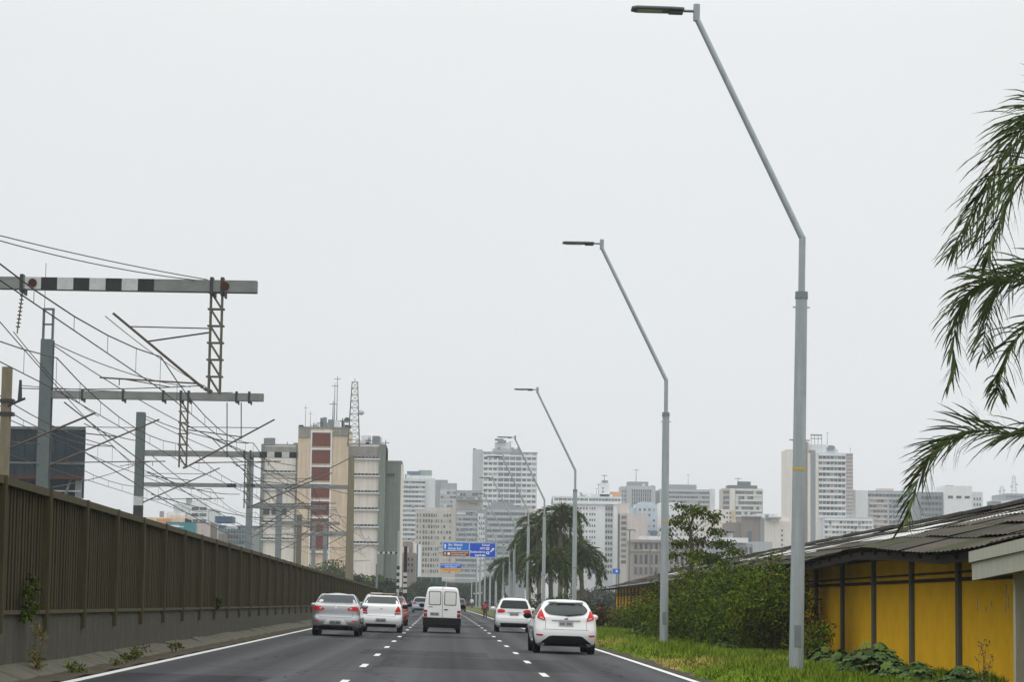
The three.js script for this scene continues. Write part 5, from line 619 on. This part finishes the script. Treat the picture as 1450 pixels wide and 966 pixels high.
{ // palms by the lamps
  const gs = [0, 1, 2, 3, 4].map(i => { const up = 0.5 + i * 0.22, L = 2.3 + (i % 3) * 0.35, c = new THREE.CatmullRomCurve3([V(0, 0, 0), V(L * 0.3, up, 0), V(L * 0.65, up * 0.9 - 0.1, 0.05), V(L * 0.9, up * 0.55 - 0.45, 0.1), V(L * 1.02, up * 0.35 - 1.0, 0.1)]); return frond(c, 44, 0.7, 740 + i, { w: 0.04, hang: 0.12, rib: 0.04, fan: 1.5 }); });
  [[792, 214, 722, 'tall palm beside the lamp before the white slab block'], [762, 232, 738, 'palm with dense crown in the middle of the roadside group'], [748, 250, 765, 'shorter palm at the sign end of the roadside group'], [822, 205, 778, 'low palm with one long frond before the white slab block'], [778, 200, 784, 'low bushy palm in front of the roadside group'], [722, 272, 790, 'small palm at the far end of the roadside group'], [800, 238, 762, 'palm half hidden behind the roadside group']].forEach(([px, D, py, lab], i) => {
    const b = at(px, 860, D), top = at(px, py, D).y - 0.6, g = thing('roadside_palm', lab, 'palm', V(b.x, -0.4, -D), 'palms beside the street lamps'), rr = rngOf(780 + i), h = top + 0.4 - 0.4;
    part('trunk', [T(V(0, 0, 0), V(0.1, h * 0.5, 0), 0.26, 0.2, 10), T(V(0.1, h * 0.5, 0), V(0, h, 0), 0.2, 0.17, 10)], M.palmBark, g);
    const n = 36; for (let k = 0; k < n; k++) { const m = fm('frond', gs[(k * 3 + i) % 5], g); m.position.set(0, h - 0.1 - (k / n) * 0.5, 0); m.rotation.set(0, k * 2.4 + rr() * 0.5, -1.15 * (k / n) + 0.55 + (rr() - 0.5) * 0.3, 'YXZ'); const s = 0.64 + rr() * 0.28; m.scale.set(s, s, s); }
  });
}
[[735, 225, 2.6, 5, 'dark undergrowth below the far roadside palms'], [765, 205, 2.4, 5, 'dark undergrowth between the palm trunks behind the estate car'], [800, 196, 2.6, 5, 'dark undergrowth at the foot of the tall roadside palm'], [832, 185, 2.2, 4.5, 'dark undergrowth under the long palm frond']].forEach(([px, D, h, w, lab], i) => shrub('undergrowth_shrub', lab, 'shrub', 'undergrowth below the palms', px, D, h, w, w, 5000, 0.24, i % 2 ? DARK : GREEN, 850 + i * 3, { y: -0.4, k: 18, ragged: true }));
// big leaved plants and weeds
function bigLeaf(label, px, D, n, r, seed) { const b = at(px, 900, D), g = thing('broad_leaf_plant', label, 'plant', V(b.x, vY(b.x - cx(D), D), -D), 'broad leaved plants by the shed'), rr = rngOf(seed), lf = []; const sh = new THREE.Shape(); for (let i = 0; i <= 28; i++) { const a = i / 28 * 6.283, k = 0.62 + 0.38 * Math.abs(Math.cos(a * 3.5)); i ? sh.lineTo(Math.cos(a) * k, Math.sin(a) * k) : sh.moveTo(k, 0); } const base = new THREE.ShapeGeometry(sh, 1); { const p = base.attributes.position; for (let i = 0; i < p.count; i++) p.setZ(i, -0.25 * (p.getX(i) ** 2 + p.getY(i) ** 2)); base.computeVertexNormals(); }
  const ms = [[0.045, 0.085, 0.02], [0.06, 0.11, 0.028], [0.035, 0.065, 0.016], [0.085, 0.13, 0.022]].map(c => mat(c, 0.8));
  const st = []; for (let i = 0; i < n; i++) { const a = rr() * 6.28, q = Math.sqrt(rr()) * r, y = 0.12 + (r * 0.8) * (1 - (q / r) ** 2) * (0.6 + rr() * 0.5), s = 0.07 + rr() * 0.1, m = put('leaf', base, ms[Math.floor(rr() * 4)], g, Math.cos(a) * q, y, Math.sin(a) * q, s, s, s); m.rotation.set(-1.1 + (rr() - 0.5) * 0.9, rr() * 0.8 - 0.4, rr() * 6, 'YXZ'); m.rotation.y = Math.atan2(Math.cos(a), Math.sin(a)) + (rr() - 0.5); st.push(T(V(0, 0, 0), V(Math.cos(a) * q, y, Math.sin(a) * q), 0.012, 0.008, 4)); }
  part('stems', st, mat([0.07, 0.08, 0.04], 0.8), g); }
bigLeaf('low broad leaved plant between the first two shed posts', 1192, 55, 50, 0.5, 807); bigLeaf('low broad leaved plant before the third yellow panel', 1300, 44.5, 60, 0.45, 808); bigLeaf('large broad leaved plant at the foot of the yellow wall', 1236, 47.5, 190, 0.85, 801); bigLeaf('broad leaved plant under the second yellow panel', 1262, 45, 80, 0.5, 802); bigLeaf('low broad leaved plant at the corner of the pale board', 1362, 42, 70, 0.45, 803); bigLeaf('broad leaved plant at the grass edge of the hedge', 1027, 71, 50, 0.5, 804); bigLeaf('small broad leaved plant beside the lamp before the hedge', 907, 101, 50, 0.7, 805); bigLeaf('broad leaved plant right behind the lamp before the shed', 1168, 57, 60, 0.55, 806);
{ const rr = rngOf(91); const weed = (label, D, x, h, n, cols, asp, sp = 0.5) => { const g = thing('weed_tuft', label, 'weed', V(x, roadY(x) + 0.03, -D), 'weeds in the gutter'); const C = [], e = []; for (let i = 0; i < 7; i++) { const p = [(rr() - 0.5) * 0.2, h * (0.2 + 0.7 * rr()), (rr() - 0.5) * sp]; C.push([...p, 0.09, 0.03 + h * 0.2, 0.12]); e.push(V(...p)); } branchy(g, V(0, 0, 0), e, 0.007, rr, 'stem'); leafMesh('leaves', g, C, n, 0.08, cols, 900 + (D * 10 | 0), { aspect: asp }); };
  weed('tall yellowing weed standing against the concrete barrier', 37.9, -6.35, 0.75, 260, [[0.22, 0.14, 0.02], [0.12, 0.1, 0.02], [0.08, 0.09, 0.02]], 0.25);
  for (let i = 0; i < 7; i++) { const D = 36 + i * 2.2 + rr() * 5, h = 0.07 + rr() ** 2 * 0.22; weed('low green weed growing in the gutter under the barrier', D, -6.2 + rr() * 0.32, h, 40 + h * 350, [...OLIVE, ...GREEN, [0.14, 0.11, 0.05]], 0.25 + rr() * 0.2, 0.5 + rr() * 0.9); }
  for (const [D, y, h] of [[37.9, 1.05, 0.75], [69, 1.0, 0.3]]) { const g = thing('climbing_weed', D < 40 ? 'leafy climber growing through the fence slats beside the near post' : 'small climber growing through the fence slats farther along', 'weed', V(WX + 0.08, y, -D)), C = [], e = []; for (let i = 0; i < 9; i++) { const p = [0.05 * rr(), h * rr(), (rr() - 0.5) * 1.5 * h]; C.push([...p, 0.08, 0.1, 0.16]); e.push(V(...p)); } branchy(g, V(0, 0, 0), e, 0.006, rr, 'stem'); leafMesh('leaves', g, C, 420, 0.09, GREEN, 950 + D, {}); }
  const g = thing('dry_stalks', 'dry brown flower stalks before the last yellow panel', 'weed', V(at(1392, 900, 41).x, vY(at(1392, 900, 41).x, 41), -41)), C = [], e = []; for (let i = 0; i < 9; i++) { const p = [(rr() - 0.5) * 0.4, 0.35 + rr() * 0.65, (rr() - 0.5) * 0.4]; C.push([...p, 0.05, 0.08, 0.05]); e.push(V(...p)); } branchy(g, V(0, 0, 0), e, 0.008, rr, 'stem'); leafMesh('seed_heads', g, C, 160, 0.05, [[0.1, 0.06, 0.04], [0.3, 0.25, 0.16]], 970, {});
}
// ---------------------------------------------------------------- road signs
function signTex(w, h, draw) { const c = document.createElement('canvas'); c.width = w; c.height = h; const x = c.getContext('2d'); draw(x); const t = new THREE.CanvasTexture(c); t.colorSpace = THREE.SRGBColorSpace; return t; }
function arrow(x, cx0, cy, s, a) { x.save(); x.translate(cx0, cy); x.rotate(a); x.beginPath(); x.moveTo(0, -s); x.lineTo(s * 0.55, -s * 0.2); x.lineTo(s * 0.2, -s * 0.2); x.lineTo(s * 0.2, s); x.lineTo(-s * 0.2, s); x.lineTo(-s * 0.2, -s * 0.2); x.lineTo(-s * 0.55, -s * 0.2); x.closePath(); x.fill(); x.restore(); }
function board(parent, name, D, x0, x1, y0, y1, o, w, h, draw) { const a = at(x0, y0, D), b = at(x1, y1, D), pm = new THREE.MeshStandardMaterial({ map: signTex(w, h, draw), roughness: 0.5 }); const W2 = b.x - a.x, H2 = a.y - b.y, cxx = (a.x + b.x) / 2 - o.x, cy = (a.y + b.y) / 2 - o.y; const m = part(name, new THREE.PlaneGeometry(W2, H2).translate(cxx, cy, 0.046), pm, parent, true); part('panel_back', B(W2, H2, 0.08, cxx, cy, 0), M.galvD, m); return m; }
const smudge = (x, x0, y, w, h, seed) => { const r = rngOf(seed); let p = x0; while (p < x0 + w) { const q = h * (0.3 + r() * 0.5); x.fillRect(p, y + r() * h * 0.2, q, h * (0.7 + r() * 0.3)); p += q + h * (0.15 + r() * 0.25); } };
{ const D = 250, X = px => at(px, 800, D).x, g = thing('direction_sign', 'large blue and brown overhead direction sign', 'road sign', V(7.2 + cx(D), -0.3, -D - 0.6)), o = V(g.position.x, g.position.y, 0);
  const P = (px, py) => at(px, py, D).sub(V(o.x, o.y, 0));
  board(g, 'sign_panel', D, 627, 664.8, 767.5, 780, o, 512, 168, x => { x.fillStyle = '#0a74d8'; x.fillRect(0, 0, 512, 168); x.strokeStyle = '#fff'; x.lineWidth = 5; x.strokeRect(5, 5, 502, 160); x.fillStyle = '#fff'; arrow(x, 48, 84, 48, 0); x.font = 'bold 62px sans-serif'; x.fillText('Av. Mauá', 105, 74); x.fillText('Zona Sul', 105, 146); });
  board(g, 'sign_panel', D, 627, 664.8, 780.2, 788.2, o, 512, 108, x => { x.fillStyle = '#7a2a1c'; x.fillRect(0, 0, 512, 108); x.strokeStyle = '#e8dcd4'; x.lineWidth = 4; x.strokeRect(4, 4, 504, 100); x.fillStyle = '#fff'; arrow(x, 46, 54, 32, 0); x.fillRect(92, 30, 50, 48); x.fillStyle = '#e6d8d0'; smudge(x, 165, 22, 315, 26, 4); smudge(x, 165, 62, 270, 26, 9); });
  board(g, 'sign_panel', D, 665, 702, 768.5, 789.8, o, 512, 296, x => { x.fillStyle = '#0b50cc'; x.fillRect(0, 0, 512, 296); x.strokeStyle = '#fff'; x.lineWidth = 5; x.strokeRect(5, 5, 502, 286); x.fillStyle = '#fff'; x.font = 'bold 58px sans-serif'; x.textAlign = 'right'; x.fillText('Túnel', 395, 66); x.fillText('HPS', 312, 134); x.fillText('Rodoviária', 312, 204); smudge(x, 110, 232, 205, 40, 21); x.fillRect(330, 90, 56, 52); x.fillRect(330, 176, 56, 52); x.fillStyle = '#0b50cc'; x.fillRect(340, 104, 36, 22); x.fillRect(344, 190, 28, 26); x.fillStyle = '#fff'; arrow(x, 446, 140, 56, 0.75); });
  const top = P(727, 764); part('arm', [BB(P(620, 775).setZ(-0.3), V(0, top.y, -0.3), 0.16, 0.16), BB(P(620, 783).setZ(-0.3), V(0, top.y - 1.1, -0.3), 0.14, 0.14), ...[640, 655, 675, 690, 705].map((p, i) => BB(P(p, 770 + (i % 2) * 2).setZ(-0.3), P(p + 8, 782).setZ(-0.3), 0.07, 0.07))], M.galv, g); part('post', T(V(0, 0, -0.3), V(0, top.y + 0.2, -0.3), 0.2, 0.16, 12), M.galv, g); }
{ const D = 400, g = thing('direction_sign', 'smaller blue and orange overhead sign on a cantilever arm', 'road sign', V(at(680, 800, D).x, -0.4, -D - 0.4)), o = V(g.position.x, g.position.y, 0), P = (px, py) => at(px, py, D).sub(V(o.x, o.y, 0));
  board(g, 'sign_panel', D, 624, 653, 798, 805, o, 512, 124, x => { x.fillStyle = '#1a5fd0'; x.fillRect(0, 0, 512, 124); x.fillStyle = '#d8e4f4'; smudge(x, 30, 20, 450, 30, 31); smudge(x, 110, 70, 300, 36, 33); });
  board(g, 'sign_panel', D, 624, 653, 805.2, 809.5, o, 512, 76, x => { x.fillStyle = '#f0a30c'; x.fillRect(0, 0, 512, 76); x.fillStyle = '#8a5a08'; smudge(x, 80, 26, 350, 24, 35); });
  part('arm', BB(P(626, 804).setZ(-0.15), P(680, 803.5).setZ(-0.15), 0.22, 0.22), M.galv, g); part('post', T(V(0, 0, -0.15), V(0, P(680, 802).y, -0.15), 0.2, 0.17, 10), M.galv, g); }
{ const D = 500, a = at(632, 824, D), b = at(668, 824, D), g = thing('sign_gantry', 'far plain steel gantry spanning the end of the road', 'gantry', V((a.x + b.x) / 2, -0.5, -D)); const w = b.x - a.x; part('beam', B(w, 0.3, 0.3, 0, a.y + 0.5, 0), M.galv, g); for (const s of [-1, 1]) part('post', B(0.25, a.y + 0.5, 0.25, s * w / 2, (a.y + 0.5) / 2, 0), M.galv, g); }
for (const [x0, x1, lab] of [[839, 850.5, 'small far blue sign with brown strip beside the palm'], [867.5, 878, 'small far blue sign with white symbol below the white block']]) { const D = 420, a = at(x0, 806, D), g = thing('far_sign', lab, 'road sign', V(at((x0 + x1) / 2, 806, D).x, -0.5, -D)), o = V(g.position.x, g.position.y, 0); board(g, 'sign_panel', D, x0, x1, 805.5, 813, o, 128, 96, x => { x.fillStyle = '#0d5fc4'; x.fillRect(0, 0, 128, 96); if (x0 < 850) { x.fillStyle = '#7a3a2a'; x.fillRect(0, 66, 128, 30); } else { x.fillStyle = '#fff'; x.beginPath(); x.arc(66, 44, 18, 0, 7); x.fill(); } }); part('post', T(V(0, 0, -0.15), V(0, a.y + 0.4, -0.15), 0.1), M.galvD, g); }
{ const D = 330, X = at(891, 800, D).x, t = at(891, 745, D).y; const g = thing('tall_lamp', 'slim far double headed lamp before the brown stone building', 'street lamp', V(X, -0.5, -D)); part('pole', T(V(0, 0, 0), V(0, t, 0), 0.12, 0.08), M.galvD, g); const g2 = thing('tall_lamp', 'far lamp with two white heads before the brown stone building', 'street lamp', V(at(920, 800, D).x, -0.5, -D)), t2 = at(920, 779, D).y + 0.5; part('pole', T(V(0, 0, 0), V(0, t2, 0), 0.1, 0.07), M.galvD, g2); for (const s of [-1, 1]) part('lamp_head', B(0.7, 0.14, 0.3, s * 0.55, t2, 0), M.bandW, g2); for (const s of [-1, 1]) part('lamp_head', B(0.5, 0.12, 0.25, s * 0.35, t, 0), M.galvD, g); }

// ---------------------------------------------------------------- people
function bodyMesh(name, parent, caps, res, box, m) { // caps: [ax,ay,az,bx,by,bz,ra,rb]
  const mc = new MarchingCubes(res, m, false, false, 60000); mc.isolation = 0; const [lo, hi] = box, ctr = lo.clone().add(hi).multiplyScalar(0.5), S = Math.max(hi.x - lo.x, hi.y - lo.y, hi.z - lo.z) / 2;
  const caps2 = caps.map(c => [V(c[0], c[1], c[2]), V(c[3], c[4], c[5]), c[6], c[7]]), p = V(0, 0, 0), ab = V(0, 0, 0), ap = V(0, 0, 0);
  for (let k = 0; k < res; k++) for (let j = 0; j < res; j++) for (let i = 0; i < res; i++) { p.set((i / res * 2 - 1) * S, (j / res * 2 - 1) * S, (k / res * 2 - 1) * S).add(ctr); let d = 1e3; for (const [a, b, ra, rb] of caps2) { ab.subVectors(b, a); ap.subVectors(p, a); const t = Math.max(0, Math.min(1, ap.dot(ab) / ab.lengthSq())), q = ap.addScaledVector(ab, -t).length() - (ra + (rb - ra) * t), h = Math.max(0, 0.035 - Math.abs(d - q)) / 0.035; d = Math.min(d, q) - h * h * 0.035 * 0.25; } mc.field[i + j * res + k * res * res] = -d; }
  mc.update(); const n = mc.count, g = new THREE.BufferGeometry(), pos = new Float32Array(mc.positionArray.slice(0, n * 3)); for (let i = 0; i < n; i++) { pos[i * 3] = pos[i * 3] * S + ctr.x; pos[i * 3 + 1] = pos[i * 3 + 1] * S + ctr.y; pos[i * 3 + 2] = pos[i * 3 + 2] * S + ctr.z; }
  g.setAttribute('position', new THREE.BufferAttribute(pos, 3)); g.computeVertexNormals(); const mg = mergeVertices(g, 1e-4); mg.computeVertexNormals(); return part(name, mg, m, parent); }
const skin = mat([0.3, 0.17, 0.11], 0.6), hair = mat([0.02, 0.016, 0.013], 0.8);
function person(label, px, D, fwd, top, trouser, sc) { // fwd: how far the upper body leans along z
  const b = at(px, 870, D), g = thing('person', label, 'person', V(b.x, vY(b.x - cx(D), D) - 0.02, -D)); g.scale.setScalar(sc);
  const hp = V(0, 0.92, 0.02), ch = V(0, 0.92 + 0.46 * Math.cos(fwd), -0.46 * Math.sin(fwd)), nk = ch.clone().add(V(0, 0.14 * Math.cos(fwd), -0.14 * Math.sin(fwd))), hd = nk.clone().add(V(0, 0.13, -0.05));
  const L = [], legs = [], arms = [], hands = []; for (const s of [-1, 1]) { const k = V(s * 0.1, 0.5, -0.06 + s * 0.14), f = V(s * 0.1, 0.07, s * 0.22 + 0.04); legs.push([s * 0.09, 0.9, 0, k.x, k.y, k.z, 0.095, 0.068], [k.x, k.y, k.z, f.x, f.y, f.z, 0.068, 0.05]); L.push([f.x, 0.05, f.z + 0.05, f.x, 0.04, f.z - 0.14, 0.045, 0.035]);
    const sh = ch.clone().add(V(s * 0.2, 0.02, 0)), el = sh.clone().add(V(s * 0.09, -0.27, s * 0.08 - 0.05)), wr = el.clone().add(V(s * -0.01, -0.22, -0.1)); arms.push([sh.x, sh.y, sh.z, el.x, el.y, el.z, 0.062, 0.05], [el.x, el.y, el.z, wr.x, wr.y, wr.z, 0.05, 0.037]); hands.push([wr.x, wr.y, wr.z, wr.x, wr.y - 0.08, wr.z - 0.03, 0.035, 0.035]); for (let q = 0; q < 4; q++) { const ox = wr.x, oz = wr.z - 0.06 + q * 0.022; hands.push([ox, wr.y - 0.09, oz, ox - s * 0.015, wr.y - 0.165 + Math.abs(q - 1.5) * 0.012, oz - 0.02, 0.011, 0.009]); } hands.push([wr.x, wr.y - 0.03, wr.z - 0.03, wr.x, wr.y - 0.09, wr.z - 0.085, 0.013, 0.01]); }
  const headC = [[nk.x, nk.y - 0.04, nk.z, hd.x, hd.y - 0.03, hd.z, 0.055, 0.055], [hd.x, hd.y, hd.z + 0.01, hd.x, hd.y + 0.05, hd.z + 0.01, 0.08, 0.092], [hd.x, hd.y - 0.06, hd.z - 0.045, hd.x, hd.y, hd.z - 0.06, 0.045, 0.055], [hd.x, hd.y - 0.005, hd.z - 0.115, hd.x, hd.y + 0.025, hd.z - 0.11, 0.016, 0.01], [hd.x - 0.09, hd.y, hd.z + 0.02, hd.x - 0.09, hd.y + 0.03, hd.z + 0.02, 0.018, 0.018], [hd.x + 0.09, hd.y, hd.z + 0.02, hd.x + 0.09, hd.y + 0.03, hd.z + 0.02, 0.018, 0.018]];
  const torso = [[hp.x, hp.y, hp.z, ch.x, ch.y, ch.z, 0.135, 0.15], [-0.15, ch.y + 0.02, ch.z, 0.15, ch.y + 0.02, ch.z, 0.085, 0.085], [-0.06, hp.y, hp.z, 0.06, hp.y, hp.z, 0.13, 0.13]];
  const bx = [V(-0.5, -0.02, -0.95), V(0.5, 1.9, 0.5)];
  const bd = bodyMesh('body', g, [...torso.map(c => [...c.slice(0, 6), c[6] - 0.015, c[7] - 0.015]), ...legs.map(c => [...c.slice(0, 6), c[6] - 0.012, c[7] - 0.012]), ...arms.map(c => [...c.slice(0, 6), c[6] - 0.012, c[7] - 0.01]), ...L, ...hands, ...headC], 72, bx, skin);
  bodyMesh('jacket', g, [...torso, ...arms.map(c => [...c.slice(0, 6), c[6] + 0.012, c[7] + 0.012])], 48, bx, top); bodyMesh('trousers', g, [...legs.map(c => [...c.slice(0, 6), c[6] + 0.01, c[7] + 0.016]), [-0.06, 0.93, 0.02, 0.06, 0.93, 0.02, 0.135, 0.135]], 48, bx, trouser); bodyMesh('shoes', g, L.map(c => [...c.slice(0, 6), c[6] + 0.012, c[7] + 0.012]), 48, bx, CM.plast); bodyMesh('hair', g, [[hd.x, hd.y + 0.06, hd.z + 0.035, hd.x, hd.y + 0.02, hd.z + 0.05, 0.095, 0.085]], 48, bx, hair); }
person('person in a red jacket stooping as they walk on the grass', 687, 200, 0.95, mat([0.32, 0.02, 0.04], 0.85), mat([0.07, 0.05, 0.04], 0.9), 0.88);
person('person in a white shirt and dark blue trousers far along the verge', 668, 410, 0.1, mat([0.7, 0.7, 0.68], 0.85), mat([0.05, 0.06, 0.1], 0.9), 1);
// white litter on the grass
{ const p = at(1049, 951, 53), g = thing('litter', 'crumpled white scrap lying on the grass', 'litter', V(p.x, vY(p.x, 53) + 0.12, -53)), rr = rngOf(5), q = new THREE.IcosahedronGeometry(0.13, 2), a = q.attributes.position; for (let i = 0; i < a.count; i++) { const k = 0.6 + hash(Math.round(a.getX(i) * 60), Math.round(a.getY(i) * 60), Math.round(a.getZ(i) * 60)) * 0.6; a.setXYZ(i, a.getX(i) * k * 1.5, a.getY(i) * k * 0.6, a.getZ(i) * k); } q.computeVertexNormals(); part('scrap', q, mat([0.75, 0.75, 0.74], 0.8), g); }

renderer.render(scene, camera);
